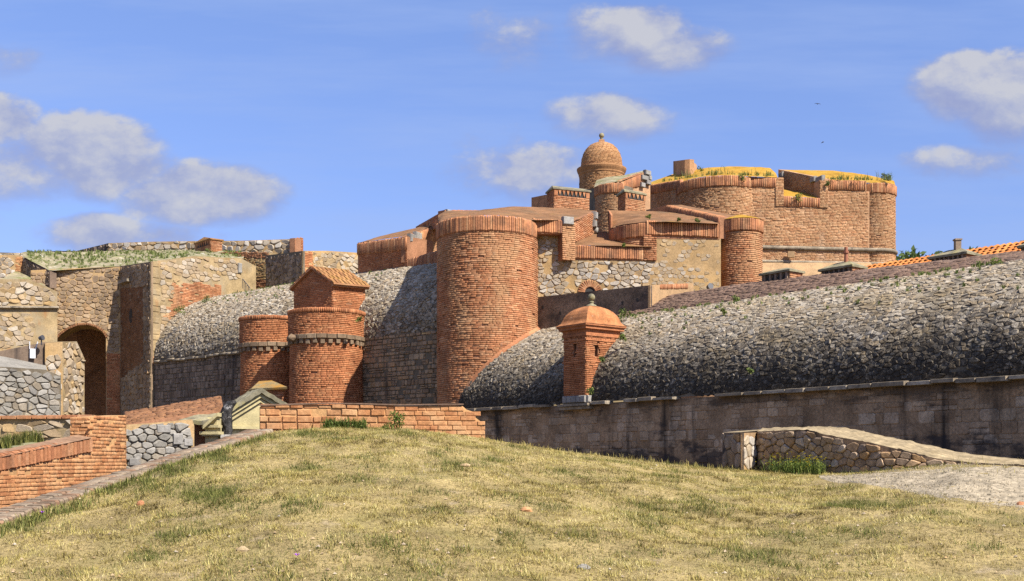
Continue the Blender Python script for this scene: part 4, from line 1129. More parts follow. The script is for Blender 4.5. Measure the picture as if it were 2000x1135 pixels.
def middle_bastion():
    t = thing('small_bastion', 'small rounded grey brick bastion with grassy rim below the domed turret', 'bastion', (*PL(1195, 82), 0))
    Y = 82.0; c = Cyl(*PL(1200, Y), 37 * Y / F); z = lambda py: EYE + (HZ - py) / F * (Y - 1.3)
    mb = MB(); mb.loft([c.ring(c.r - .03, 6), c.ring(c.r - .03, z(362))], closed=True, cap=True); mb.build('bastion_core', M['mortar_grey'], t)
    place_bricks(bricks(c.S, -c.r * 1.6, c.r * 1.6, z(455), z(377), .11, .34, random.Random(91), d=.05), M['brick_pale'], t)
    place_bricks(ring_soldiers(c, c.r + .1, z(377), z(358), -1.9, .5, .14, random.Random(92), depth=.25), M['brick_rim'], t, 'rim_brick', 'rim_bricks', minpx=7)
    pl = Plane(PL(1205, Y - 1.3), PL(1272, 83.5))
    cover_soldiers(t, pl, 1212, 352, 376, 1252, 338, 364, .14, M['brick_rim'], 93, .4, .1)
    panel(t, 'parapet_core', pl, [(1205, 357), (1252, 338), (1270, 333), (1270, 420), (1205, 420)], .8, M['mortar_pale'])
    q = []
    for px, py, w in ((1262, 338, .6), (1256, 348, .75), (1263, 357, .5), (1252, 362, .45), (1266, 348, .3)):
        u, v = pl.pix(px, py); q.append(frame_mat(pl.pt(u, v, .1), pl.d, UP, pl.n, w, .34, .3))
    place_bricks(q, M['stone_white'], t, 'quoin_stone', 'quoin_stones', minpx=5)
    sheet(t, 'grassy_rim', [(1160, 366, 81.5), (1180, 359, 80.8), (1215, 353, 80.8), (1255, 338, 82.6)], [(1165, 352, 86), (1185, 346, 86), (1215, 343, 86), (1258, 333, 86)], M['roof_grass'], 18, 6, .08, 5)
    sp = Plane(PL(1140, 86), PL(1166, 82.5))
    panel(t, 'shaded_wall', sp, [(1138, 372), (1168, 366), (1168, 450), (1138, 450)], .5, M['mortar_grey'])
    bk = Plane(PL(1038, 82), PL(1075, 80))
    panel(t, 'rear_parapet', bk, [(1038, 386), (1068, 380), (1075, 380), (1075, 415), (1038, 415)], .8, M['brick_rim'])


middle_bastion()


def vent_house(label, pxl, pxc, pxr, yeave, yridge, ybase, Y, nteeth, mats=('brick', 'stone_lichen'), group=None, dleft=1.2, dright=.9, shaded_teeth=False):
    """little brick vent house: shaded left end, right face with a row of pointed teeth under a ridged stone cap"""
    C = Vector((*PL(pxc, Y), 0)); A = Vector((*PL(pxl, Y + dleft), 0)); B = Vector((*PL(pxr, Y + dright), 0))
    z = lambda py: EYE + (HZ - py) / F * Y
    t = thing('vent_house', label, 'vent house', (C.x, C.y, z(ybase)), group)
    Dp = A + (B - C)
    mb = MB(); mb.loft([[p + UP * zz for p in (C, B, Dp, A)] for zz in (z(ybase) - 1.0, z(yeave))], closed=True, cap=True); mb.build('house_core', M['mortar_red'] if mats[0] == 'brick' else M['mortar_pale'], t)
    hz = z(yeave) - z(ybase)
    for pl, L in ((Plane(A, C), (A - C).length), (Plane(C, B), (B - C).length)):
        top = z(yeave) - (hz * .34 if ((pl.n.x > 0) != shaded_teeth) else 0)
        place_bricks(bricks(pl.S, 0, L, z(ybase) - .4, top, .1, .34, random.Random(int(pxc)), d=.05), M[mats[0]], t)
        if (pl.n.x > 0) != shaded_teeth:
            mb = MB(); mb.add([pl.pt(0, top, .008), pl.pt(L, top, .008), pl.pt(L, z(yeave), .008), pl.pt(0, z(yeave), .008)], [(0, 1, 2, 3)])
            # flat dark band: the shade behind the teeth, painted on
            mb.build('painted_vent_shade', M['dark'], t)
            for i in range(nteeth):
                u0, u1 = L * (.1 + .8 * i / nteeth), L * (.1 + .8 * (i + 1) / nteeth); v0, v1 = top, z(yeave)
                m2 = MB(); tri = [(u0, v1), (u1, v1), ((u0 + u1) / 2, v0 + .03)]
                m2.add([pl.pt(*q, .06) for q in tri] + [pl.pt(*q, 0) for q in tri], [(0, 1, 2), (0, 3, 4, 1), (1, 4, 5, 2), (2, 5, 3, 0)])
                m2.build('vent_tooth', M[mats[0]], t)
            for (u0, u1) in ((0, L * .1), (L * .9, L)):
                m2 = MB(); m2.box(pl.pt((u0 + u1) / 2, (top + z(yeave)) / 2, 0), pl.d * (u1 - u0) / 2, UP * (z(yeave) - top) / 2, pl.n * .05)
                m2.build('vent_jamb', M[mats[0]], t)
    e1 = (B - C).normalized() * .1; e2 = (A - C).normalized() * .1
    ze, zr = z(yeave), z(yridge)
    q = [C - e1 - e2, B + e1 - e2, Dp + e1 + e2, A - e1 + e2]
    r0, r1 = (A + C) / 2 + e1 * 1.0, (Dp + B) / 2 - e1 * 1.0
    mb = MB(); vs = [p + UP * (ze + .02) for p in q] + [r0 + UP * zr, r1 + UP * zr] + [p + UP * (ze - .07) for p in q]
    mb.add(vs, [(0, 1, 5, 4), (1, 2, 5), (2, 3, 4, 5), (3, 0, 4), (6, 7, 8, 9), (0, 1, 7, 6), (1, 2, 8, 7), (2, 3, 9, 8), (3, 0, 6, 9)])
    mb.build('stone_cap', M[mats[1]], t)
    return t


vent_house('wider brick vent house with seven pointed teeth, left of the small bastion', 1069, 1082, 1151, 367, 357.5, 408, 68, 7)
vent_house('narrow brick vent house with four pointed teeth, below the small bastion', 1207, 1221, 1260, 373, 363.5, 413, 68, 4)


def flank_bastion():
    pl = Plane(PL(695, 72.5), PL(860, 66.2))
    t = thing('flank_bastion', 'shaded dark red brick bastion with notched parapet, left of the largest round tower', 'bastion', pl.pt(pl.L / 2, 10))
    panel(t, 'wall_core', pl, [(699, 474), (795, 462), (795, 506), (862, 489), (862, 570), (699, 570)], 2.0, M['mortar_red'])
    cover_soldiers(t, pl, 699, 475, 499, 795, 462, 489, .14, M['brick_rim'], 101, .4, .1)
    cover_soldiers(t, pl, 797, 506, 534, 862, 488, 520, .14, M['brick_rim'], 102, .4, .1)
    cover_bricks(t, pl, [(701, 498), (795, 488), (795, 545), (701, 550)], .11, .34, M['brick_red'], 103)
    ck = Plane(PL(795, 68.6), PL(862, 72.5))
    panel(t, 'embrasure_cheek', ck, [(795, 462), (862, 437), (862, 500), (795, 512)], .4, M['mortar_red'])
    cover_soldiers(t, ck, 822, 452, 474, 862, 438, 471, .14, M['brick_rim'], 104, .25, .06)
    cover_bricks(t, ck, [(796, 474), (862, 472), (862, 498), (796, 508)], .11, .34, M['brick'], 105)
    q = []
    for px, py, w in ((803, 466, .65), (814, 462, .65)):
        u, v = ck.pix(px, py); q.append(frame_mat(ck.pt(u, v, .05), ck.d, UP, ck.n, w, .5, .3))
    place_bricks(q, M['stone_white'], t, 'quoin_stone', 'quoin_stones', minpx=5)
    sheet(t, 'parapet_roof', [(698, 475, 72.5), (748, 467, 70.5), (796, 461, 68.6)], [(716, 470, 76), (760, 457, 76), (862, 434, 73)], M['roof_brown'], 22, 8, .08, 31)
    up = Plane(PL(812, 76), PL(869, 68.5))
    panel(t, 'upper_parapet', up, [(812, 443), (869, 410), (869, 445), (812, 452)], .6, M['brick_rim'])
    cover_bricks(t, up, [(814, 443), (869, 412), (869, 445), (814, 452)], .11, .34, M['brick_rim'], 106)
    u2 = Plane(PL(869, 68.5), PL(945, 71))
    panel(t, 'upper_parapet', u2, [(869, 410), (945, 411), (945, 428), (869, 430)], .6, M['brick_rim'])
    cover_soldiers(t, u2, 884, 410, 424, 944, 411, 424, .13, M['brick_rim'], 107, .2, .05)
    q = [frame_mat(u2.pt(*u2.pix(876, 416), .05), u2.d, UP, u2.n, .5, .35, .25)]
    place_bricks(q, M['stone_white'], t, 'quoin_stone', 'quoin_stones', minpx=4)


flank_bastion()

# ------------------------------------------------------------------ left curtain
LA = Vector((*PL(870, 61), 0)); LD = Vector((-21, 18.5, 0)).normalized(); LN = Vector((-LD.y, LD.x, 0)); LN = LN if LN.dot(-LA) > 0 else -LN
def left_curtain():
    t = thing('curtain_wall', 'grey curtain wall with rounded stone top behind the gate turrets, left of centre', 'wall', LA + LD * 13)
    tl = Talus(LA, LD, LN, 8.6, 7.8, 5.4, math.radians(72)); u0, u1 = -3.0, 29.0
    pl = Plane(LA, LA + LD * 27); 
    mb = MB(); prism(mb, pl, [(u0, -6.1), (u1, -6.1), (u1, 8.55), (u0, 8.55)], 2.0); mb.build('wall_core', M['mortar_grey'], t)
    mb = MB(); mb.loft(tl.core(u0, u1)); mb.build('talus_core', M['mortar_grey'], t, smooth=True)
    R = tl.core(u0, u1)[-1]
    mb = MB(); mb.loft([R, [p - LN * 1.5 + UP * .15 for p in R], [p - LN * 8 + UP * .1 for p in R]]); mb.build('terrace', M['roof_grass'], t, smooth=True)
    rng = random.Random(111)
    place_stones(blocks(pl.S, u0, 11.8, 3.2, 8.7, .34, .27, rng, lambda u, v: rng.random() > .12, h=.05, gap=.022, tilt=.12), M['rubble_brown'], t, 'wall_stone', 'wall_stones')
    place_stones(blocks(pl.S, 11.8, u1, 3.2, 8.5, .36, .42, rng, h=.04, gap=.02, tilt=.1), M['dark_wall'], t, 'wall_stone', 'wall_stones')
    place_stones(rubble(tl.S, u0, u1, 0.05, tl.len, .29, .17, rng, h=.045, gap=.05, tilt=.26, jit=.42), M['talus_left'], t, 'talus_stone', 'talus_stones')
    u = 13.0; slabs = []
    while u < 28:
        w = rng.uniform(.5, 1.1); p = LA + LD * (u + w / 2) + LN * (.06 + rng.uniform(-.03, .03)) + UP * (8.55 + rng.uniform(-.05, .05))
        slabs.append(frame_mat(p, LD, UP, LN, w - .03, .16, .28)); u += w
    place_bricks(slabs, M['cordon'], t, 'cordon_slab', 'cordon_slabs', minpx=8)
    return tl


TLft = left_curtain()


def gate_turret(label, pxc, Y, rpx, ytop, ylip, yled, ycor, seed, a0=-1.8, a1=1.8):
    cx, cyy = PL(pxc, Y); r = rpx * Y / F; c = Cyl(cx, cyy, r); z = lambda py: EYE + (HZ - py) / F * (Y - r)
    t = thing('gate_turret', label, 'turret', (cx, cyy, 0), 'round gate turrets')
    r2 = r * .955
    c2 = Cyl(cx, cyy, r2, -.012, z(ycor))
    mb = MB(); mb.loft([c.ring(r2 + .1, -6), c.ring(r2 - .03, z(ycor)), c.ring(r - .03, z(yled)), c.ring(r - .03, z(ylip) + .05)], closed=True); mb.build('turret_core', M['mortar_red'], t)
    mb = MB(); mb.loft([c.ring(r - .02, z(ylip)), c.ring(.05, z(ylip) + .02)], closed=True); mb.build('turret_floor', M['roof_brown'], t)
    place_bricks(bricks(c.S, a0 * r, a1 * r, z(yled) + .1, z(ylip), .105, .33, random.Random(seed), d=.06), M['brick_red'], t)
    place_bricks(bricks(c2.S, a0 * r2, a1 * r2, 3.0, z(ycor) , .105, .33, random.Random(seed + 1), d=.06), M['brick_red'], t)
    place_bricks(ring_soldiers(c, r + .07, z(ylip), z(ytop), a0, a1, .12, random.Random(seed + 2), depth=.25), M['brick_red'], t, 'rim_brick', 'rim_bricks', minpx=6)
    led = ring_soldiers(c, r + .10, z(yled) - .13, z(yled) + .14, a0, a1, .55, random.Random(seed + 3), depth=.35, gap=.03)
    place_bricks(led, M['ledge'], t, 'ledge_slab', 'ledge_slabs', minpx=5)
    cor = []
    k = int((a1 - a0) * r / .42); rng = random.Random(seed + 4)
    for i in range(k):
        a = c.f + a0 + (a1 - a0) * (i + .5) / k; n = Vector((math.cos(a), math.sin(a), 0)); tt = Vector((-n.y, n.x, 0))
        cor.append(frame_mat(c.c + n * (r - .12) + UP * (z(yled) - .27 + rng.uniform(-.03, .03)), tt, UP, n, .24, .28, .36))
    place_bricks(cor, M['ledge'], t, 'corbel', 'corbels', minpx=4)
    return t, c, z


gate_turret('smaller-looking round red brick gate turret, the left one of the gate pair', 531, 69.2, 61, 615, 623, 672, 681, 120)
gate_turret('round red brick gate turret in front of the gabled dormer, nearer of the gate pair', 638, 65.5, 73, 600, 609, 656, 668, 130)


def gabled_dormer():
    A, B = Vector((*PL(574, 67.4), 0)), Vector((*PL(650, 65.4), 0)); dv = Vector((1.72, 1.1, 0)) * 1.0
    z = lambda py: EYE + (HZ - py) / F * 65.8
    t = thing('gabled_dormer', 'gabled brick dormer with old orange tile roof above the round gate turret', 'dormer', (*B.xy, z(610)))
    front = Plane(A, B); side = Plane(B, B + dv); L = front.L; ze = z(556); za = z(524); zb = z(625)
    mb = MB(); prism(mb, front, [(0, zb), (L, zb), (L, ze), (L / 2, za), (0, ze)], .5); prism(mb, side, [(0.01, zb), (side.L, zb), (side.L, ze), (.01, ze)], .5); mb.build('dormer_core', M['mortar_red'], t)
    g = inpoly([(0, zb), (L, zb), (L, ze), (L / 2, za), (0, ze)])
    place_bricks(bricks(front.S, 0, L, zb, za, .1, .32, random.Random(141), g, d=.05), M['brick_red'], t)
    place_bricks(bricks(side.S, 0, side.L, zb, ze - .12, .1, .32, random.Random(142), d=.05), M['brick_red'], t)
    # raking cornice
    mb = MB()
    for s0, s1 in (((-.2, ze - .12), (L / 2, za + .04)), ((L + .2, ze - .12), (L / 2, za + .04))):
        for dz, o in ((0, .10), (.1, .17)):
            p0, p1 = front.pt(s0[0], s0[1] + dz, 0), front.pt(s1[0], s1[1] + dz, 0)
            mb.loft([[p0 + front.n * o, p0 + front.n * o + UP * .1, p0 - front.n * .2 + UP * .1, p0 - front.n * .2], [p1 + front.n * o, p1 + front.n * o + UP * .1, p1 - front.n * .2 + UP * .1, p1 - front.n * .2]], closed=True, cap=True)
    mb.build('raking_cornice', M['brick_red'], t)
    mb = MB()
    for o, zz in ((.1, ze - .12), (.2, ze - .02)): mb.box(side.pt(side.L / 2 + .05, zz, o / 2), side.d * (side.L / 2 + .12), UP * .05, side.n * (o / 2 + .1))
    mb.build('eave_cornice', M['brick'], t)
    # tiles on both slopes, laid in columns from eave to ridge
    apex0 = front.pt(L / 2, za + .16, .18); dd = side.d; Lr = side.L + .30
    for sgn in (1, -1):
        eave0 = front.pt(L / 2 + sgn * (L / 2 + .22), ze + .02, .18)
        slope = (apex0 - eave0); sl = slope.length; sv = slope.normalized(); nn = dd.cross(sv); nn = nn if nn.z > 0 else -nn
        mb = MB(); mb.box((eave0 + apex0) / 2 + dd * Lr / 2 - nn * .06, dd * Lr / 2, sv * sl / 2, nn * .05); mb.build('roof_deck', M['mortar_red'], t)
        res = []; rng = random.Random(143 + sgn); nc = int(Lr / .24)
        for i in range(nc):
            for j in range(4):
                p = eave0 + dd * (Lr * (i + .5) / nc) + sv * (sl * (j + .5) / 4) + nn * rng.uniform(.0, .025)
                res.append(frame_mat(p, dd, (sv + nn * .05).normalized(), nn, Lr / nc * .82, sl / 4 * 1.04, .09))
        place_bricks(res, M['tile_old'], t, 'roof_tile', 'roof_tiles', minpx=5)


gabled_dormer()


def broken_spout():
    p = P(574, 660, 63.9); mb = MB(); rr = []; d = Vector((-.45, -.9, -.05)).normalized(); e = d.cross(UP).normalized()
    for i, (l, r) in enumerate(((-.3, .2), (0, .19), (.25, .2), (.42, .13), (.48, .05))):
        rr.append([p + d * l + (e * math.cos(k * .785) + UP * math.sin(k * .785)) * r * random.Random(i * 9 + k).uniform(.75, 1.2) for k in range(8)])
    mb.loft(rr, closed=True, cap=True); root = next(o for o in bpy.data.objects if o.name == 'gate_turret.001'); mb.build('broken_spout', M['ledge'], root)


broken_spout()

# ------------------------------------------------------------------ left bastion
def left_bastion():
    PL = lambda px, Y: ((px - 1000) / F * Y * 1.03, Y * 1.03)
    sc = lambda L: [(a, b, c * 1.03) for a, b, c in L]
    C, Dd, E, G = PL(295, 77.5), PL(500, 84.5), PL(235, 82.0), PL(-140, 77.5)
    t = thing('left_bastion', 'tall tan and brown stone bastion with dark archway at the left edge', 'bastion', (*PL(200, 81), 0))
    F3 = Plane(C, Dd); F2 = Plane(E, C); F1 = Plane(PL(60, 80.5), E)
    # sunlit right face
    panel(t, 'right_wall_core', F3, [(294.5, 511), (380, 500), (472, 505), (500, 520), (500, 600), (440, 720), (294.5, 820)], .12, M['plaster_ochre'])
    cover_rubble(t, F3, [(312, 512), (382, 503), (470, 506), (470, 545), (400, 552), (345, 550), (335, 600), (325, 670), (312, 700)], .46, .28, M['rubble_tan'], 151, patch=.08, h=.05, gap=.06, tilt=.12)
    cover_bricks(t, F3, [(336, 556), (430, 556), (432, 580), (345, 615), (330, 660), (300, 712), (298, 690), (326, 672)], .11, .34, M['brick'], 152, h=.02, rag=.7)
    q = []
    for i, py in enumerate(range(516, 690, 11)):
        if i % 5 in (1, 4): continue
        u, v = F3.pix(304, py); q.append(frame_mat(F3.pt(u, v, .0), F3.d, UP, F3.n, .5 + .25 * (i % 2), .36, .08))
    place_bricks(q, M['plaster_ochre'], t, 'quoin_stone', 'quoin_stones', minpx=4)
    q = [frame_mat(F3.pt(*F3.pix(467, 524), .06), F3.d, UP, F3.n, .35, .75, .2)]
    place_bricks(q, M['stone_white'], t, 'white_slab', 'white_slabs', minpx=3)
    # shaded left face of the same block
    panel(t, 'left_wall_core', F2, [(235, 520), (295.5, 511), (295.5, 830), (235, 830)], .12, M['rubble_brown'])
    cover_rubble(t, F2, [(236, 522), (295, 513), (295, 560), (236, 565)], .42, .3, M['rubble_brown'], 153, h=.05)
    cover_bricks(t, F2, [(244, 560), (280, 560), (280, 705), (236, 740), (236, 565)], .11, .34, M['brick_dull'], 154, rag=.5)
    cover_rubble(t, F2, [(280, 560), (295, 560), (295, 810), (280, 810)], .35, .34, M['rubble_brown'], 155, h=.05)
    cover_rubble(t, F2, [(236, 740), (280, 706), (280, 812), (236, 812)], .45, .35, M['rubble_brown'], 156, h=.05)
    mb = MB(); u, v = F2.pix(256, 617); mb.add([F2.pt(u + math.cos(a) * .32, v + math.sin(a) * .55, .035) for a in np.linspace(0, 2 * math.pi, 17)[:-1]], [tuple(range(16))]); mb.build('painted_opening_shade', M['dark'], t)  # flat dark oval painted for the shade of an opening
    mb = MB(); u, v = F2.pix(242, 552); mb.box(F2.pt(u + .6, v, .15), F2.d * .9, UP * .1, F2.n * .2); mb.build('ledge', M['cordon'], t)
    # face with the archway
    arch = [(207, 830), (207, 660), (200, 648), (188, 640), (172, 635), (152, 636), (134, 643), (120, 653), (108, 666), (60, 672)]
    panel(t, 'arch_wall_core', F1, [(60, 528), (236, 520), (236, 830)] + arch, 2.6, M['mortar_tan'])
    keep = [(60, 530), (234, 523), (234, 690), (209, 690), (209, 660), (200, 646), (188, 638), (172, 633), (152, 634), (134, 641), (120, 651), (108, 664), (60, 670)]
    cover_rubble(t, F1, keep, .44, .27, M['rubble_brown'], 157, h=.05, gap=.09, tilt=.15, jit=.3, drop=.2)
    cover_bricks(t, F1, [(208, 690), (235, 690), (235, 812), (208, 812)], .11, .34, M['brick_red'], 158)
    vb = Plane(PL(40, 85.5), PL(250, 85.5)); panel(t, 'archway_back', vb, [(40, 620), (250, 620), (250, 830), (40, 830)], .4, M['brick_dull'])  # darker brick: the archway's inner shade is put into its colour
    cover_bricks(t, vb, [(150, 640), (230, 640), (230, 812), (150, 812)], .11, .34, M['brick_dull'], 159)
    # arch ring of thin bricks
    av = []
    pts = [F1.pt(*F1.pix(*p), .03) for p in [(207, 660), (200, 648), (188, 640), (172, 635), (152, 636), (134, 643), (120, 653), (108, 666)]]
    for a, b in zip(pts, pts[1:]):
        k = max(2, int((b - a).length / .14)); 
        for i in range(k):
            p = a.lerp(b, (i + .5) / k); tu = (b - a).normalized(); tv = tu.cross(F1.n); tv = tv if tv.z > 0 else -tv
            av.append(frame_mat(p + tv * .08, tu, tv, F1.n, (b - a).length / k - .02, .17, .10))
    place_bricks(av, M['brick_dull'], t, 'arch_brick', 'arch_bricks', minpx=5)
    # tan face at the far left with a moulding
    F0 = Plane(PL(-140, 75.0), PL(116, 79.4))
    panel(t, 'tan_wall_core', F0, [(-140, 545), (55, 545), (96, 562), (112, 570), (112, 700), (-140, 760)], 2.0, M['plaster_ochre'])
    cover_rubble(t, F0, [(-120, 552), (52, 550), (96, 566), (110, 572), (110, 596), (-120, 597)], .45, .33, M['rubble_tan'], 160, patch=.08, h=.05)
    cover_rubble(t, F0, [(-120, 610), (70, 610), (70, 640), (62, 672), (-120, 700)], .5, .33, M['rubble_tan'], 161, patch=.08, h=.03, top=.85)
    mb = MB(); u0, v0 = F0.pix(-130, 601); u1, v1 = F0.pix(114, 602)
    mb.loft([[F0.pt(u0, v0 - .1, 0), F0.pt(u0, v0, .25), F0.pt(u0, v0 + .1, .25), F0.pt(u0, v0 + .15, 0)], [F0.pt(u1, v1 - .1, 0), F0.pt(u1, v1, .25), F0.pt(u1, v1 + .1, .25), F0.pt(u1, v1 + .15, 0)]], closed=True, cap=True)
    mb.build('moulding', M['cordon'], t)
    # stepped parapet at the top left
    FT = Plane(PL(-140, 82), PL(46, 84)); panel(t, 'upper_wall_core', FT, [(-140, 500), (30, 498), (44, 500), (44, 560), (-140, 560)], 1.5, M['mortar_tan'])
    cover_rubble(t, FT, [(-120, 501), (30, 500), (30, 556), (-120, 556)], .42, .3, M['rubble_white'], 162, h=.05)
    cover_bricks(t, FT, [(30, 502), (44, 503), (44, 530), (30, 530)], .11, .34, M['brick_orange'], 163)
    FD = Plane(PL(44, 84), PL(97, 80.3)); panel(t, 'notch_wall', FD, [(44, 503), (97, 530), (97, 562), (44, 534)], .5, M['dark_wall'])
    cover_rubble(t, FD, [(45, 505), (96, 532), (96, 560), (45, 532)], .35, .25, M['dark_wall'], 164, h=.04)
    sheet(t, 'notch_floor', sc([(-10, 552, 79.2), (96, 563, 79.2)]), sc([(30, 530, 84), (60, 540, 83)]), M['roof_grass'], 10, 5, .06, 7)
    # grassy roof slope
    sheet(t, 'roof_slope', sc([(48, 503, 83.5), (98, 529, 80.3), (160, 525, 81.2), (236, 520, 82), (296, 511, 77.5), (380, 500, 80.4), (474, 505, 83.6)]),
          sc([(40, 494, 95), (150, 492, 97), (230, 490, 97), (300, 489, 97), (380, 488, 95), (440, 490, 93), (480, 500, 92)]), M['roof_grass'], 56, 16, .22, 41)


left_bastion()


def pier_wall():
    t = thing('ruined_wall', 'sunlit rubble wall and pier with pale stones in front of the dark archway', 'wall', (*PL(80, 60), 0))
    a = Plane(PL(88, 62), PL(122, 62.4)); b = Plane(PL(122, 62.4), PL(168, 65.0)); w = Plane(PL(-160, 54.5), PL(120, 60.4))
    panel(t, 'pier_core', a, [(88, 670), (122, 668), (122, 830), (88, 830)], 1.0, M['mortar_tan'])
    panel(t, 'pier_side_core', b, [(122, 668), (150, 667), (165, 700), (165, 830), (122, 830)], 1.0, M['plaster_ochre'])
    cover_rubble(t, a, [(89, 694), (121, 690), (121, 800), (89, 800)], .36, .32, M['rubble_white'], 171, h=.06, gap=.07, tilt=.2)
    cover_rubble(t, b, [(123, 670), (150, 670), (164, 702), (164, 812), (123, 812)], .42, .36, M['rubble_tan'], 172, h=.06, gap=.06)
    panel(t, 'front_core', w, [(-160, 720), (0, 716), (90, 722), (120, 735), (120, 840), (-160, 840)], .8, M['mortar_grey'], h=-.03)
    cover_rubble(t, w, [(-140, 722), (0, 718), (90, 724), (118, 735), (118, 818), (-140, 818)], .42, .27, M['rubble_grey'], 173, h=.05, gap=.11, tilt=.25, jit=.44, drop=.24)
    sheet(t, 'sloping_top', [(-160, 721, 54.5), (0, 717, 57.8), (92, 723, 60.0)], [(-160, 690, 56.5), (0, 695, 60.2), (90, 714, 62.0)], M['rubble_grey'], 30, 8, .08, 51)
    d = Plane(PL(-160, 58.5), PL(90, 62.3)); panel(t, 'shaded_back', d, [(-160, 712), (0, 686), (88, 668), (90, 730), (-160, 740)], .5, M['dark_wall'])
    t2 = thing('utility_box', 'small white metal box with a bent pipe on the shaded wall at the far left', 'box', d.pt(*d.pix(62, 701)))
    mb = MB(); u, v = d.pix(62, 691); mb.box(d.pt(u, v, .12), d.d * .14, UP * .26, d.n * .1); mb.build('box_body', M['metal'], t2)
    for x in (57, 69):
        mb = MB(); u, v = d.pix(x, 680); 
        for k in range(4): mb.box(d.pt(u + .03 * k * (1 if x > 60 else 0), v + .1 * k, .1), d.d * .02, UP * .055, d.n * .02)
        mb.build('pipe', M['metal'], t2)


pier_wall()


def floodlight(label, px, py, Y, s, par_n):
    p = P(px, py, Y); t = thing('floodlight', label, 'floodlight', p, 'floodlights on the walls')
    mb = MB(); rr = [(.05, -.2), (.12, -.15), (.16, .05), (.17, .12)]; ax = Vector(par_n).normalized(); e1 = ax.cross(UP).normalized(); e2 = e1.cross(ax)
    mb.loft([[p + ax * h * s + (e1 * math.cos(2 * math.pi * k / 14) + e2 * math.sin(2 * math.pi * k / 14)) * r * s for k in range(14)] for r, h in rr], closed=True, cap=True)
    mb.build('lamp_housing', M['metal_dark'], t)
    mb = MB(); mb.box(p - UP * .25 * s, e1 * .03 * s, UP * .2 * s, ax * .03 * s); mb.build('bracket', M['metal_dark'], t)


floodlight('round dark floodlight on the pale wall beside the corner turret', 1386, 560, 60.8, 1.0, (.4, -1, .2))
floodlight('grey floodlight on top of the stone pier by the archway', 81, 660, 61.6, .85, (1, -.3, .2))


def rear_walls():
    def w(name, label, pl, poly, core, cw, ch, st, seed, thick=1.0, **kw):
        t = thing(name, label, 'wall', pl.pt(pl.L / 2, 12)); panel(t, 'wall_core', pl, poly, thick, M[core])
        uv = [(x, y) for x, y in poly]
        cover_rubble(t, pl, uv, cw, ch, M[st], seed, **kw); return t, pl
    w('parapet_wall', 'long pale rubble parapet wall on the skyline left of the brick pier', Plane(PL(210, 101), PL(572, 97)), [(212, 475), (300, 472), (380, 471), (480, 470), (571, 467), (571, 500), (435, 492), (380, 492), (212, 500)], 'mortar_tan', .62, .42, 'rubble_white', 181, h=.06, gap=.09)
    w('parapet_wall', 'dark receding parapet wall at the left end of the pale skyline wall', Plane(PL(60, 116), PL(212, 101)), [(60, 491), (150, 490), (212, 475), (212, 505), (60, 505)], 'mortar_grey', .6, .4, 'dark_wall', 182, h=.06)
    pw = Plane(PL(-120, 103), PL(160, 106)); w('parapet_wall', 'low stone parapet on the skyline at the far left edge', pw, [(-120, 490), (40, 494), (160, 492), (160, 510), (-120, 510)], 'mortar_grey', .6, .4, 'rubble_white', 183, h=.06)
    t = thing('brick_pier', 'square red brick pier closing the pale skyline wall', 'pier', (*PL(580, 95), 14))
    for pl, poly, s in ((Plane(PL(567, 97), PL(576, 94.8)), [(567, 467), (576, 465), (576, 520), (567, 520)], 1), (Plane(PL(576, 94.8), PL(592, 96)), [(576, 465), (592, 465), (592, 520), (576, 520)], 2)):
        panel(t, 'pier_core', pl, poly, .5, M['mortar_red']); cover_bricks(t, pl, poly, .13, .36, M['brick_red'], 184 + s)
    pl = Plane(PL(428, 91), PL(526, 88))
    t = thing('brick_wall', 'yellow ochre brick wall below the pale skyline wall', 'wall', pl.pt(pl.L / 2, 12))
    panel(t, 'wall_core', pl, [(428, 493), (526, 493), (526, 575), (428, 575)], 1.0, M['plaster_ochre'])
    cover_bricks(t, pl, [(430, 493), (525, 493), (525, 505), (430, 503)], .11, .36, M['brick'], 187, h=.02)
    cover_bricks(t, pl, [(470, 505), (525, 507), (525, 545), (492, 548), (470, 560)], .11, .36, M['brick_yellow'], 188, h=.02)
    cover_bricks(t, pl, [(492, 542), (525, 545), (525, 566), (490, 566)], .11, .36, M['brick'], 189, h=.02)
    a, b, c = PL(519, 87.5), PL(592, 82), PL(705, 86.5)
    t = thing('stone_block', 'flat topped stone block with dark shaded left face, behind the gabled dormer', 'wall', (*b, 12))
    p1, p2 = Plane(a, b), Plane(b, c)
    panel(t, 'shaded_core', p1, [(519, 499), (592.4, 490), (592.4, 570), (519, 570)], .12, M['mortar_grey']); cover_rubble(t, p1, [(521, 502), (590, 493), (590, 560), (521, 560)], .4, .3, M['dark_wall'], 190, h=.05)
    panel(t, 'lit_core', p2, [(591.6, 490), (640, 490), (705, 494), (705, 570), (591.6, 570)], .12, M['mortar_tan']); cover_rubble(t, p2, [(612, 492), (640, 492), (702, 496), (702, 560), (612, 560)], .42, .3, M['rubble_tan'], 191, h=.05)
    cover_bricks(t, p2, [(592, 492), (611, 492), (611, 560), (592, 560)], .12, .36, M['brick_red'], 192)
    # iron railing
    A, B = P(474, 545, 85.2), P(488, 562, 84.2); t = thing('iron_railing', 'small black iron stair railing by the ochre brick wall', 'railing', A)
    for i in range(6):
        f = i / 5; p = A.lerp(B, f); mb = MB(); mb.box(p - UP * .35, (.02, 0, 0), (0, .02, 0), UP * .36); mb.build('baluster', M['metal_dark'], t)
    mb = MB(); d = (B - A); mb.box((A + B) / 2, d / 2, UP * .025, d.cross(UP).normalized() * .025); mb.build('handrail', M['metal_dark'], t)


rear_walls()
vent_house('small tiled brick vent house standing at the skyline above the grassy roof slope', 381, 412, 434, 466, 457.5, 497, 92, 6, mats=('brick', 'tile_old'), dleft=2.2, dright=.6, shaded_teeth=True)

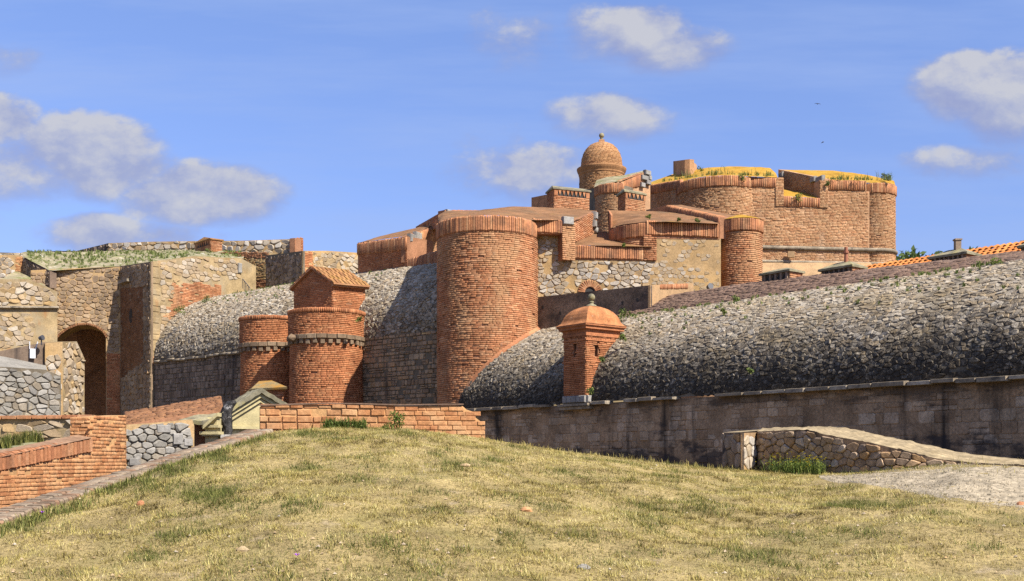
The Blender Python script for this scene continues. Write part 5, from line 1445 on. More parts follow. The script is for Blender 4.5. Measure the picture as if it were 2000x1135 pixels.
# ------------------------------------------------------------------ roofs behind the right curtain wall
def rear_roofs():
    # plane of the tile roof: parallel to the curtain, sloping up and away
    off = lambda u, s, z: WA + WD * u - WN * s + UP * z
    def u_at(px, s):
        k = (px - 1000) / F; a = WA - WN * s; return (k * a.y - a.x) / (WD.x - k * WD.y)
    t = thing('tile_roof', 'bright orange barrel tile roof showing above the brown paved strip on the right', 'roof', off(8, 11, 9.5))
    us = (u_at(2060, 10.5), u_at(1560, 10.5)); u0, u1 = min(us), max(us)
    s0, s1, z0, z1 = 10.2, 12.2, 9.75, 10.62
    mb = MB(); mb.add([off(u0, s0, z0 - .12), off(u1, s0, z0 - .12), off(u1, s1, z1 - .12), off(u0, s1, z1 - .12), off(u0, s0 , 7), off(u1, s0, 7)], [(0, 1, 2, 3), (0, 1, 5, 4)]); mb.build('roof_deck', M['mortar_red'], t, fix=False)
    # one half-round tile, shared
    sv = (off(0, s1, z1) - off(0, s0, z0)); sl = sv.length; sv.normalize(); nn = WD.cross(sv); nn = nn if nn.z > 0 else -nn
    mb = MB(); R = []
    for e in (0, 1):
        R.append([WD * (math.cos(math.pi * k / 8) * .12 * (1.0 - .12 * e)) + nn * (math.sin(math.pi * k / 8) * .10 + .03 * (1 - e)) + sv * (e * .46) for k in range(9)])
    R2 = [[p - nn * .02 * 1 for p in r] for r in R]
    mb.loft([R2[0], R[0], R[1], R2[1]]); o = mb.build('roof_tile', M['tile'], t, fix=False); me = o.data
    me.transform(Matrix.Translation(t.location))
    n = int((u1 - u0) / .27); first = True; rng = random.Random(201); rest = []
    for j in range(5):
        for i in range(n):
            p = off(u0 + (i + .5 * (j % 2)) * .27, s0, z0) + sv * (j * sl / 5 - .05) + nn * rng.uniform(-.01, .015) - t.location
            q = to_px(p + t.location)
            if first: o.location = p; first = False; continue
            if 1550 < q[0] < 2020 and sum(1 for _ in rest) < 298: 
                c = o.copy(); COL.objects.link(c); c.parent = t; c.location = p; rest.append(c)
    # dormer vents
    specs = [('stone capped dormer vent at the left end of the paved strip, nearest the corner turret', 1488, 1542, 1566, 528, 518, 549, 4, None),
             ('stone capped dormer vent with a thin rusty pipe, between the two others', 1604, 1664, 1689, 519, 505, 536, 5, 'pipe'),
             ('stone capped dormer vent with a square dark chimney, right of the tile roof', 1819, 1887, 1913, 494, 479, 511, 6, 'chimney'),
             ('stone capped dormer vent cut off by the right edge of the photo', 1994, 2068, 2100, 471, 455, 492, 6, None)]
    for lab, xl, xc, xr, ye, yr, yb, nt, top in specs:
        s = 7.7; uc = u_at(xc, s); C = off(uc, s, 0); ul = u_at(xl, s); k = C.y / F; z = lambda py: EYE + (HZ - py) * k
        A = off(ul, s, 0); B = C - WN * .9
        ze, zr, zb = z(ye), z(yr), z(yb)
        v = thing('dormer_vent', lab, 'dormer vent', (C.x, C.y, zb), 'dormer vents on the right curtain wall')
        mb = MB(); D2 = A - WN * .9
        mb.loft([[p + UP * h for p in (C, B, D2, A)] for h in (zb - 1.5, ze)], closed=True, cap=True); mb.build('vent_core', M['dark_wall'], v)
        plf, pls = Plane(A, C), Plane(C, B)
        place_bricks(bricks(pls.S, 0, pls.L, zb - .3, ze, .09, .3, random.Random(xl), d=.05), M['brick'], v)
        L = plf.L
        mb = MB()
        for i in range(nt):
            u = L * (.14 + .78 * (i + .5) / nt); w = L * .26 / nt
            pts = [(u - w, zb + .02), (u + w, zb + .02), (u + w, zb + (ze - zb) * .45), (u, zb + (ze - zb) * .8), (u - w, zb + (ze - zb) * .45)]
            mb.add([plf.pt(*q, .012) for q in pts], [tuple(range(5))])
        mb.build('painted_dormer_shade', M['dark'], v, fix=False)  # flat dark shapes painted for the shade inside the vents
        for i in range(nt + 1):
            u = L * (.14 + .78 * i / nt); m2 = MB(); m2.box(plf.pt(u, (zb + ze) / 2, .03), plf.d * (L * .13 / nt), UP * (ze - zb) / 2, plf.n * .05); m2.build('vent_post', M['dark_wall'], v)
        e1 = plf.d * .1; e2 = -WN * .1
        q = [A - e1 - e2 * 1.2, C + e1 - e2 * 1.2, B + e1 + e2, D2 - e1 + e2]; r0 = (A + D2) / 2 + plf.d * .45; r1 = (C + B) / 2 - plf.d * .45
        mb = MB(); vs = [p + UP * (ze + .04) for p in q] + [r0 + UP * zr, r1 + UP * zr] + [p + UP * (ze - .05) for p in q]
        mb.add(vs, [(0, 1, 5, 4), (1, 2, 5), (2, 3, 4, 5), (3, 0, 4), (6, 7, 8, 9), (0, 1, 7, 6), (1, 2, 8, 7), (2, 3, 9, 8), (3, 0, 6, 9)]); mb.build('stone_cap', M['stone_lichen'], v)
        if top == 'pipe':
            c = r1.lerp(r0, .25) + UP * zr; mb = MB()
            mb.loft([[c + Vector((math.cos(k2 * math.pi / 5) * r, math.sin(k2 * math.pi / 5) * r, h)) for k2 in range(10)] for r, h in ((.09, -.2), (.08, .35), (.12, .36), (.12, .44), (.08, .45), (.08, .62), (.04, .63))], closed=True); mb.build('flue_pipe', M['rust'], v)
        if top == 'chimney':
            c = r1.lerp(r0, .3) + UP * zr; mb = MB(); mb.box(c + UP * .12, (.11, 0, 0), (0, .11, 0), UP * .26); mb.box(c + UP * .36, (.14, 0, 0), (0, .14, 0), UP * .03); mb.build('chimney', M['dark_wall'], v)


rear_roofs()

# ------------------------------------------------------------------ passage on the left, below the mound
def orange_wall():
    pl = Plane(PL(-380, 17.4), PL(245, 26.0)) if False else None
    a = Vector((-9.45, 21, 0)); d = Vector((.62, 5.0, 0)).normalized()
    pl = Plane(a - d * 6, a + d * 5.04)
    t = thing('brick_wall', 'bright orange brick wall with sloping upright-brick coping, at the lower left', 'wall', pl.pt(pl.L / 2, 0))
    uL = 0.0; zl = EYE + (HZ - 893) / F * 19.0
    main = [(-420, 960), (0, 894), (176, 857), (176, 815), (246, 811), (246, 960), (0, 1060), (-420, 1250)]
    panel(t, 'wall_core', pl, main, .45, M['mortar_orange'])
    cover_bricks(t, pl, [(-300, 995), (0, 922), (176, 884), (176, 816), (245, 812), (245, 960), (0, 1050), (-300, 1180)], .078, .26, M['brick_orange'], 211, d=.026, h=.004, gap=.009, miss=.0, wob=.8, minpx=9)
    cover_soldiers(t, pl, -300, 940, 985, 176, 855, 884, .13, M['brick'], 212, .32, .05, name='coping_brick')
    g = lambda x, y, h=0: pl.pt(*pl.pix(x, y), h)
    f = [g(-300, 940, .06), g(0, 892, .06), g(176, 855, .06)]; b = [p - pl.n * .32 + UP * .07 for p in f]
    mb = MB(); mb.loft([f, b, [p - UP * .5 for p in b]]); mb.build('coping_top', M['kerb'], t, fix=False)
    pe = [frame_mat(pl.pt(pl.pix(245, 812)[0] + .03, v, -.22), pl.n, UP, pl.d, .44, .085, .06) for v in np.arange(.6, 2.62, .10)]
    place_bricks(pe, M['brick_orange'], t, 'end_brick', 'end_bricks', minpx=5)
    us = pl.pix(176, 830)[0]
    def Se(u, v): return pl.pt(us - .005, v, -.45 + u), pl.n, UP, -pl.d
    place_bricks(bricks(Se, 0, .45, 2.0, pl.pix(176, 815)[1], .078, .24, random.Random(215), d=.05, gap=.014, miss=0), M['brick_orange'], t, 'end_brick', 'end_bricks', minpx=6)
    # inner wall facing the viewer
    ip = Plane(PL(-300, 27.3), PL(182, 27.3))
    t = thing('inner_wall', 'mossy ochre wall with a tiled edge behind the orange brick wall, far left', 'wall', ip.pt(ip.L / 2, 1))
    panel(t, 'wall_core', ip, [(-300, 818), (70, 815), (182, 811), (182, 930), (-300, 930)], .5, M['plaster_ochre'])
    cover_rubble(t, ip, [(-200, 824), (70, 822), (180, 818), (180, 850), (60, 880), (-200, 900)], .42, .16, M['rubble_tan'], 213, h=.03, top=.85)
    cover_soldiers(t, ip, -200, 814, 821, 180, 810, 818, .35, M['brick'], 214, .3, .08, name='edge_tile')
    sheet(t, 'earth_bank', [(-300, 920, 21), (0, 885, 22), (90, 868, 25)], [(-300, 890, 27), (0, 868, 27.1), (120, 862, 27.2)], M['roof_grass'], 14, 6, .06, 3)
    c = [(p.x, p.y, p.z) for p in [P(x, y, yy) for x, y, yy in ((-60, 890, 23.0), (-20, 880, 24.5), (10, 876, 24.6), (30, 872, 25.5), (50, 868, 26.3), (70, 866, 26.6), (-40, 885, 25))]]
    tuft(c, 220, .34, .012, 5, M['grass_green'], 'grass_tuft', t, .7); 


orange_wall()


def block_wall():
    pl = Plane(PL(232, 28.6), PL(384, 29.8)); poly = [(240, 830), (300, 826), (376, 819), (380, 832), (380, 905), (330, 930), (240, 960)]
    t = thing('stone_wall', 'short rough wall of grey and white blocks between the orange wall and the gabled shrine', 'wall', pl.pt(pl.L / 2, 1))
    panel(t, 'wall_core', pl, poly, .6, M['mortar_tan'], h=-.02)
    cover_rubble(t, pl, [(240, 832), (300, 828), (376, 822), (379, 905), (330, 922), (240, 930)], .25, .16, M['rubble_grey'], 221, h=.07, gap=.06, tilt=.2, minpx=8)
    q = []
    for px, py, w, h in ((318, 838, .36, .2), (346, 858, .26, .30), (366, 864, .24, .2), (262, 902, .3, .2)):
        u, v = pl.pix(px, py); q.append(frame_mat(pl.pt(u, v, .02), pl.d, UP, pl.n, w, h, .16))
    place_bricks(q, M['stone_white'], t, 'dressed_block', 'dressed_blocks', minpx=6)
    # red brick ramp behind
    f0, f1, b0, b1 = P(243, 830, 30.6), P(436, 797, 31.6), P(243, 806, 33.5), P(432, 774, 35.5)
    t = thing('brick_ramp', 'sloping red brick ramp top rising behind the rough grey block wall', 'ramp', (f0 + b1) / 2)
    mb = MB(); lo = UP * 3
    mb.add([f0, f1, b1, b0, f0 - lo, f1 - lo, b1 - lo, b0 - lo], [(0, 1, 2, 3), (0, 1, 5, 4), (1, 2, 6, 5), (2, 3, 7, 6), (3, 0, 4, 7)]); mb.build('ramp_core', M['mortar_red'], t)
    tu = (f1 - f0).normalized(); Lu = (f1 - f0).length; Lv = (b0 - f0).length; tv0 = (b0 - f0).normalized(); n = tu.cross(tv0); n = n if n.z > 0 else -n; tv = n.cross(tu)
    def Sf(u, v):
        p = f0.lerp(f1, u / Lu).lerp(b0.lerp(b1, u / Lu), v / Lv); return p, tu, tv, n
    place_bricks(bricks(Sf, 0, Lu, 0, Lv, .12, .24, random.Random(222), d=.05, wob=1.6), M['brick_dull'], t, minpx=9)


block_wall()


def shrine():
    A, B = Vector((*PL(440, 31.4), 0)), Vector((*PL(566, 32.2), 0)); fr = Plane(A, B); dv = Vector((-.42, .9, 0)).normalized(); z = lambda py: EYE + (HZ - py) / F * 31.8
    t = thing('gabled_shrine', 'small yellow plastered gabled shrine with grey lichened stone roof slabs', 'shrine', (*((A + B) / 2).xy, z(860)))
    g = lambda px, py, h=0.0: fr.pt(*fr.pix(px, py), h)
    panel(t, 'gable_wall', fr, [(455, 796), (505, 772), (555, 800), (555, 870), (453, 870)], 1.3, M['plaster_yellow'])
    mb = MB(); mb.box((g(455, 836) + g(556, 836)) / 2 + fr.n * .05, fr.d * .78, UP * .035, fr.n * .07); mb.build('plinth_moulding', M['plaster_yellow'], t)
    # roof slabs with raking mouldings
    ap = fr.pix(507, 759); le = fr.pix(431, 806); re = fr.pix(562, 792)
    for e, nm in ((le, 'roof_slab'), (re, 'roof_slab')):
        p0, p1 = fr.pt(*e, .22), fr.pt(*ap, .22); sv = (p1 - p0).normalized(); back = dv * 1.75; n = sv.cross(dv); n = n if n.z > 0 else -n
        k = 9; rings = []
        for j in range(7):
            rings.append([p0.lerp(p1, i / k) + back * j / 6 + n * (.018 * noise.noise(Vector((i * .8, j * .9, e[0] * 3))) + (.01 if (i + j) % 2 else 0)) for i in range(k + 1)])
        mb = MB(); mb.loft(rings); mb.loft([rings[0], [p - n * .12 for p in rings[0]]]); mb.loft([[r[0] for r in rings], [r[0] - n * .12 for r in rings]]); mb.add([p0 - n * .12, p1 - n * .12, p1 - n * .12 + back, p0 - n * .12 + back], [(0, 1, 2, 3)])
        mb.build(nm, M['stone_lichen'], t, fix=False)
        for dz, o in ((-.17, .14), (-.28, .07)):
            mb = MB(); q0, q1 = p0 + n * dz - fr.n * (.22 - o), p1 + n * dz - fr.n * (.22 - o)
            mb.loft([[q0 - n * .05, q0 + n * .05, q0 + n * .05 - fr.n * .3, q0 - n * .05 - fr.n * .3], [q1 - n * .05, q1 + n * .05, q1 + n * .05 - fr.n * .3, q1 - n * .05 - fr.n * .3]], closed=True, cap=True); mb.build('raking_moulding', M['plaster_yellow'], t)
    # blackened stone scroll at the left of the gable, rough and knobbly
    mb = MB(); rings = []
    for j, (px0, px1, py) in enumerate(((430, 452, 852), (430, 452, 838), (429, 453, 822), (430, 451, 808), (433, 456, 796), (440, 462, 788), (446, 458, 783))):
        c0, c1 = g(px0, py, .25), g(px1, py, .25); row = []
        for i in range(16):
            a = 2 * math.pi * i / 16; p = (c0 + c1) / 2 + fr.d * math.cos(a) * (c1 - c0).length / 2 - fr.n * .2 + fr.n * math.sin(a) * .28
            row.append(p + (p - (c0 + c1) / 2).normalized() * .05 * noise.noise(p * 7))
        rings.append(row)
    mb.loft(rings, closed=True, cap=True); mb.build('scroll_bracket', M['black_stone'], t)
    mb = MB(); mb.box((g(428, 853, .2) + g(460, 853, .2)) / 2, fr.d * .28, UP * .05, fr.n * .25); mb.build('stone_ledge', M['stone_white'], t)
    # side porch, lower, left of the gable
    a2, b2 = Vector((*PL(376, 31.0), 0)), Vector((*PL(428, 30.9), 0)); f2 = Plane(a2, b2); q = lambda px, py, h=0.0: f2.pt(*f2.pix(px, py), h)
    t2 = thing('side_porch', 'low stone slab roof on a moulded yellow post, left of the gabled shrine', 'porch', q(400, 870))
    panel(t2, 'post', f2, [(402, 826), (425, 817), (425, 875), (402, 875)], .45, M['plaster_yellow'], h=.05)
    for py, o, hh in ((833, .07, .035), (846, .10, .04), (850, .06, .03)):
        mb = MB(); mb.box((q(402, py) + q(425, py)) / 2 + f2.n * (.0), f2.d * (.17 + o), UP * hh, f2.n * (.08 + o)); mb.build('post_moulding', M['plaster_yellow'], t2)
    panel(t2, 'recess_wall', f2, [(376, 826), (404, 826), (404, 880), (376, 880)], .2, M['plaster_ochre'], h=-.5)
    p0, p1 = q(357, 820, .25), q(403, 823, .25); s0, s1 = q(395, 797, -1.0), q(434, 797, -1.0)
    rings = [[p0.lerp(p1, i / 6).lerp(s0.lerp(s1, i / 6), j / 5) + UP * .035 * noise.noise(Vector((i * .9, j * .9, 2))) for i in range(7)] for j in range(6)]
    mb = MB(); mb.loft(rings); lo = [[p - UP * .11 for p in r] for r in rings]; mb.loft(lo); mb.loft([rings[0], lo[0]]); mb.loft([[r[-1] for r in rings], [r[-1] for r in lo]]); mb.loft([[r[0] for r in rings], [r[0] for r in lo]])
    mb.build('roof_slab', M['stone_lichen'], t2, fix=False)
    mb = MB(); mb.loft([[p1 - UP * .12, p1 - UP * .22, p1 - UP * .22 - f2.n * .3, p1 - UP * .12 - f2.n * .3], [q(430, 803, .2) - UP * .05, q(430, 803, .2) - UP * .15, q(430, 803, -.1) - UP * .15, q(430, 803, -.1) - UP * .05]], closed=True, cap=True)
    mb.build('raking_moulding', M['plaster_yellow'], t2)
    # hipped brick vent behind
    C = P(553, 792, 35.5); C.z = 0; A3 = Vector((*PL(496, 36.2), 0)); B3 = Vector((*PL(540, 37.4), 0)); z3 = lambda py: EYE + (HZ - py) / F * 35.5
    v = thing('hipped_vent', 'low brick vent with hipped orange lichened stone cap, behind the gabled shrine', 'vent', (C.x, C.y, z3(800)))
    D3 = A3 + (B3 - C)
    mb = MB(); mb.loft([[p + UP * h for p in (C, B3, D3, A3)] for h in (z3(860), z3(758))], closed=True, cap=True); mb.build('vent_core', M['mortar_red'], v)
    place_bricks(bricks(Plane(A3, C).S, 0, (A3 - C).length, z3(830), z3(758), .08, .26, random.Random(5), d=.04), M['brick'], v)
    cc = (C + D3) / 2; o = [cc + (p - cc) * 1.22 for p in (C, B3, D3, A3)]; r0 = cc.lerp((A3 + D3) / 2, .45); r1 = cc.lerp((C + B3) / 2, .45)
    mb = MB(); vs = [p + UP * z3(757) for p in o] + [r1 + UP * z3(738), r0 + UP * z3(738)] + [p + UP * z3(761) for p in o]
    mb.add(vs, [(0, 1, 4), (1, 2, 5, 4), (2, 3, 5), (3, 0, 4, 5), (0, 1, 7, 6), (1, 2, 8, 7), (2, 3, 9, 8), (3, 0, 6, 9), (6, 7, 8, 9)]); mb.build('hipped_cap', M['vent_roof'], v)


shrine()


def parapet_on_mound():
    pl = Plane(PL(507, 26.3), PL(948, 27.0)); poly = [(507, 795), (640, 791), (770, 794), (903, 793), (911, 800), (923, 804), (929, 816), (937, 822), (945, 835), (947, 875), (507, 875)]
    t = thing('brick_parapet', 'low orange brick parapet with a broken stepped right end on the mound', 'wall', pl.pt(pl.L / 2, 2))
    panel(t, 'wall_core', pl, poly, .45, M['mortar_orange'])
    split = pl.pix(770, 800)[0]
    ip = inpoly(pl.poly([(507, 793), (640, 789), (770, 792), (905, 791), (910, 799), (922, 803), (929, 812), (938, 822), (946, 835), (948, 875), (507, 875)]))
    v0, v1 = pl.pix(800, 868)[1], pl.pix(640, 789)[1]
    b = bricks(pl.S, 0, split, v0, v1, .165, .34, random.Random(231), ip, d=.07, gap=.026, miss=.0, wob=1.6)
    b += bricks(pl.S, split, pl.L, v0, v1, .112, .34, random.Random(232), ip, d=.05, gap=.014, miss=.0, wob=1.)
    place_bricks(b, M['brick_orange'], t, minpx=6)
    mb = MB(); f = [pl.pt(*pl.pix(x, y), .06) for x, y in ((506, 793), (570, 791), (640, 789), (705, 790), (770, 792), (840, 791.5), (905, 791))]
    mb.loft([f, [p + UP * .03 for p in f], [p + UP * .035 - pl.n * .55 for p in f]]); mb.build('coping', M['strip'], t)
    # flat brick kerb along the left edge of the mound
    pts = []
    for (px, py, Y) in CREST:
        if -800 < px <= 508: pts.append(P(px, py, Y))
    kt = thing('kerb', 'flat worn brick kerb bordering the left edge of the grass', 'kerb', pts[-3]); res = []; rng = random.Random(233)
    for a, b2 in zip(pts, pts[1:]):
        L = (b2 - a).length; d = (b2 - a).normalized(); s = Vector((-d.y, d.x, 0)).normalized(); n = d.cross(s); n = n if n.z > 0 else -n; k = max(1, int(L / .115))
        for i in range(k):
            p = a.lerp(b2, (i + .5) / k) - n * .02
            for r in (0, 1):
                res.append(frame_mat(p + s * (r * .33 - .22 + rng.uniform(-.02, .02)) + n * (rng.uniform(-.01, .012) + .05), d, s, n, L / k - .014, .31, .12))
    place_bricks(res, M['kerb'], kt, 'kerb_brick', 'kerb_bricks', minpx=8)
    mb = MB(); rr = [[p + Vector((-.38, .1, z)) for p in pts] for z in (.0, -2.6)]; mb.loft(rr); mb.build('kerb_side', M['mortar_orange'], kt, fix=False)


parapet_on_mound()


def bridge_wall():
    NTp = [P(*p) for p in ((1479, 843, 28.4), (1572, 840, 26.8), (1612, 849, 26.2), (1690, 863, 25.3), (1767, 880, 24.7), (1862, 900, 24.3), (2060, 912, 23.4))]
    FTp = [P(*p) for p in ((1500, 838, 29.6), (1590, 836.5, 28.6), (1652, 836, 27.9), (1720, 850, 27.1), (1800, 867, 26.4), (1890, 886, 25.6), (2080, 905, 24.6))]
    t = thing('bridge_parapet', 'low curved rubble bridge parapet with broad sandy top, at the right of the mound', 'wall', P(1620, 925, 26.3))
    mb = MB(); rings = []; m = 90
    def samp(pl, f):
        x = f * (len(pl) - 1); i = min(len(pl) - 2, int(x)); 
        p0, p1, p2, p3 = pl[max(i - 1, 0)], pl[i], pl[i + 1], pl[min(i + 2, len(pl) - 1)]; u = x - i
        return .5 * ((2 * p1) + (p2 - p0) * u + (2 * p0 - 5 * p1 + 4 * p2 - p3) * u * u + (3 * p1 - p0 - 3 * p2 + p3) * u ** 3)
    for j in range(7):
        rings.append([samp(NTp, i / m).lerp(samp(FTp, i / m), j / 6) + UP * (.035 * noise.noise(Vector((i * .35, j * .9, 1))) + .02 * noise.noise(Vector((i * 1.1, j * 2.3, 4))) + .05 * math.sin(math.pi * j / 6)) for i in range(m + 1)])
    mb.loft(rings); mb.build('parapet_top', M['bridge_top'], t, smooth=True)
    mb = MB(); nt = [samp(NTp, i / m) for i in range(m + 1)]; ft = [samp(FTp, i / m) for i in range(m + 1)]
    mb.loft([nt, [Vector((p.x, p.y, -1)) for p in nt]]); mb.loft([ft, [Vector((p.x, p.y, -6)) for p in ft]]); mb.build('parapet_core', M['curtain_mortar'], t, fix=False)
    # face map along the foot
    cum = [0.0]
    for a, b in zip(nt, nt[1:]): cum.append(cum[-1] + (Vector((b.x - a.x, b.y - a.y, 0))).length)
    def loc(u):
        i = max(0, min(m - 1, int(np.searchsorted(cum, u) - 1))); f = (u - cum[i]) / (cum[i + 1] - cum[i]); return nt[i].lerp(nt[i + 1], f), i
    def Sf(u, v):
        p, i = loc(u); d = nt[i + 1] - nt[i]; d = Vector((d.x, d.y, 0)).normalized(); n = Vector((d.y, -d.x, 0)); n = n if n.dot(-p) > 0 else -n
        return Vector((p.x, p.y, v)), d, UP, n
    def mk(u, v):
        if not 0 <= u <= cum[-1]: return False
        p, _ = loc(u); return v < p.z - .02
    place_stones(rubble(Sf, 0, cum[-1] - .3, .7, 2.5, .24, .17, random.Random(241), mk, rnd=True, h=.05, gap=.04, tilt=.22, jit=.34), M['bridge'], t, minpx=9)
    # end pier
    e = Plane(PL(1411, 29.4), PL(1450, 27.7)); l = Plane(PL(1450, 27.7), PL(1478, 28.5))
    panel(t, 'pier_end', e, [(1411, 846), (1450, 845), (1450, 935), (1411, 935)], .04, M['curtain_mortar']); panel(t, 'pier_side', l, [(1450, 845), (1480, 842), (1480, 935), (1450, 935)], .04, M['plaster_tan'])
    cover_rubble(t, e, [(1412, 847), (1449, 846), (1449, 920), (1412, 920)], .5, .30, M['bridge'], 242, h=.04, gap=.05, tilt=.1, minpx=8)
    cover_rubble(t, l, [(1451, 847), (1477, 844), (1477, 920), (1451, 920)], .42, .24, M['rubble_white'], 243, h=.035, gap=.05, tilt=.1, minpx=8)
    mb = MB(); a, b, c = P(1410, 845, 29.4), P(1450, 844, 27.65), P(1482, 841, 28.5)
    mb.add([a, b, c, P(1500, 838, 29.6), P(1440, 842, 30.3)], [(0, 1, 2, 3, 4)]); mb.build('pier_cap', M['bridge_top'], t)


bridge_wall()


def gravel_path():
    tops = [gpt(x, y) for x, y in ((1600, 930), (1660, 927), (1740, 921), (1830, 911), (1900, 908), (2000, 908))]; tops += [tops[-1] + Vector((2.5, .4, 0)), tops[-1] + Vector((7, 1.2, 0))]
    bots = [gpt(x, y) for x, y in ((1600, 934), (1680, 948), (1760, 962), (1850, 980), (1920, 990), (2000, 1003))]; bots += [bots[-1] + Vector((2.2, -1, 0)), bots[-1] + Vector((6.5, -3, 0))]
    def samp(pl, f):
        x = f * (len(pl) - 1); i = min(len(pl) - 2, int(x)); return pl[i].lerp(pl[i + 1], x - i)
    mb = MB(); rings = []; rng = random.Random(251)
    for j in range(15):
        row = []
        for i in range(61):
            p = samp(tops, i / 60).lerp(samp(bots, i / 60), j / 14); w = .45 * noise.noise(Vector((i * .45, j * 3.1, 0))) + .2 * noise.noise(Vector((i * 1.3, j * 3.1, 5))) if j in (0, 14) else 0
            row.append((p.x, p.y + w, float(zg(p.x, p.y + w)) + (-.035 if j in (0, 14) else -.004 if j in (1, 13) else .016) + .022 * noise.noise(Vector((p.x * 1.6, p.y * 2.4, 2))) + .012 * noise.noise(Vector((p.x * 5, p.y * 6, 2)))))
        rings.append(row)
    mb.loft(rings); kind(mb.build('gravel_path', M['gravel'], smooth=True), 'structure')
    poly = [(p.x, p.y) for p in tops] + [(p.x, p.y) for p in reversed(bots)]
    mb = MB()
    for _ in range(2600):
        p = samp(tops, rng.random() * .85).lerp(samp(bots, rng.random() * .85), rng.random()); s = rng.uniform(.008, .02)
        q = Vector((p.x, p.y, float(zg(p.x, p.y)) + .02)); a = rng.random() * 6.28; e = Vector((math.cos(a), math.sin(a), 0)); f = Vector((-e.y, e.x, 0))
        mb.add([q - e * s, q + f * s * .8, q + e * s * 1.1, q - f * s * .7, q + UP * s * 1.2], [(0, 1, 4), (1, 2, 4), (2, 3, 4), (3, 0, 4)])
    kind(mb.build('path_pebbles', M['gravel'], fix=False), 'stuff')
    return poly


PATH = gravel_path()

# ------------------------------------------------------------------ grass on the mound
def grass():
    rg = np.random.default_rng(7)
    def vnoise(x, y, sc, seed):
        r = np.random.default_rng(seed); G = r.random((256, 256)); X, Y = x * sc + 1000, y * sc + 1000
        i, j = np.floor(X).astype(int), np.floor(Y).astype(int); f, g = X - i, Y - j; f = f * f * (3 - 2 * f); g = g * g * (3 - 2 * g)
        a = G[i % 256, j % 256]; b = G[(i + 1) % 256, j % 256]; c = G[i % 256, (j + 1) % 256]; d = G[(i + 1) % 256, (j + 1) % 256]
        return (a * (1 - f) + b * f) * (1 - g) + (c * (1 - f) + d * f) * g
    def fb(x, y, sc, seed): return .55 * vnoise(x, y, sc, seed) + .3 * vnoise(x, y, sc * 2.1, seed + 1) + .15 * vnoise(x, y, sc * 4.3, seed + 2)
    def sample(N):
        y = 11.5 + (29 - 11.5) * np.sqrt(rg.random(N) * (1 - (0.0)) + 0.0) if False else np.sqrt(rg.random(N) * (29 ** 2 - 11.5 ** 2) + 11.5 ** 2)
        s = rg.uniform(-.56, .56, N); return s * y, y
    def inside(x, y):
        s = x / y; yc = np.interp(s, CS, CYY); edge = np.where(s < -.222, .85, .06); return y < yc - edge
    def inpath(x, y):
        c = np.zeros(len(x), bool); j = len(PATH) - 1
        for i in range(len(PATH)):
            xi, yi = PATH[i]; xj, yj = PATH[j]; k = ((yi > y) != (yj > y)) & (x < (xj - xi) * (y - yi) / (yj - yi + 1e-9) + xi); c ^= k; j = i
        return c
    # green patches seen in the photo, as (x, y, half width, half height) in photo pixels
    spots = [(390, 965, 75, 22), (590, 912, 45, 10), (740, 914, 60, 10), (335, 1050, 30, 10), (470, 990, 60, 15), (120, 985, 70, 22), (230, 950, 80, 22), (330, 915, 70, 20), (420, 895, 45, 14),
             (1115, 925, 60, 12), (1085, 990, 45, 9), (1270, 1085, 70, 14), (1450, 1085, 85, 16), (1160, 870, 50, 6), (40, 1025, 60, 22), (560, 1000, 80, 20), (960, 900, 60, 12), (1680, 985, 70, 10),
             (1850, 1000, 70, 12), (1920, 1065, 60, 14), (700, 935, 60, 12), (870, 885, 40, 8), (1350, 905, 70, 6), (1700, 1045, 90, 16), (1530, 1050, 80, 14), (840, 960, 60, 12), (300, 1090, 60, 14), (1900, 925, 60, 8), (500, 870, 60, 12), (620, 850, 60, 8)]
    def green(x, y, z):
        px, py = 1000 + x / y * F, HZ - (z - EYE) / y * F; g = np.zeros(len(x))
        for a, b, c, d in spots: g = np.maximum(g, 1.15 - ((px - a) / c) ** 2 - ((py - b) / d) ** 2)
        return g
    N = 1000000; x, y = sample(N); wx, wy = x + (fb(x, y, .9, 91) - .5) * 2.6, y + (fb(x, y, 1.1, 95) - .5) * 2.2
    k = inside(x, y) & ~(inpath(wx, wy) & (rg.random(N) < .93)); x, y = x[k], y[k]
    dens = fb(x, y, .8, 11); fine = vnoise(x, y, 3.5, 12); bare = fb(x, y, .5, 31)
    right = np.clip((x / y - .30) / .12, 0, 1) * np.clip((24.5 - y) / 3, 0, 1)
    keep = rg.random(len(x)) < np.clip(.62 + 1.2 * (dens - .42) + .5 * (fine - .5), .22, 1) * (1 - .65 * right * (bare > .45))
    x, y, fine, dens = x[keep], y[keep], fine[keep], dens[keep]; z = zg(x, y); g = green(x, y, z) + (fb(x, y, .9, 51) - .62) * 2.4
    isg = g + rg.normal(size=len(x)) * .38 > .40
    B = np.stack([x, y, z - .01], 1); n = len(x); a = rg.random(n) * 2 * np.pi
    tone = np.clip(.47 + .8 * (fb(x, y, .7, 71) - .5) + .75 * (vnoise(x, y, 4.5, 72) - .5) + .55 * (vnoise(x, y, 11., 73) - .5) + rg.normal(size=n) * .26, 0, 1)
    tf = np.clip((vnoise(x, y, 7., 74) - .5) * 3, 0, 1)
    h = rg.uniform(.02, .055, n) * (.55 + .7 * fine + 1.1 * tf) * np.where(rg.random(n) < .04, 2.0, 1.0); w = rg.uniform(.007, .014, n)
    d = ~isg
    kind(blades(B[d], a[d], h[d], w[d], rg.uniform(.2, 1.5, d.sum()), tone[d], M['grass_dry'], 'dry_grass', simple=True), 'stuff')
    kind(blades(B[isg], a[isg], h[isg] * 1.55, w[isg], rg.uniform(.2, 1.1, isg.sum()), np.clip(rg.normal(size=isg.sum()) * .24 + .5, 0, 1), M['grass_green'], 'green_grass', simple=True), 'stuff')
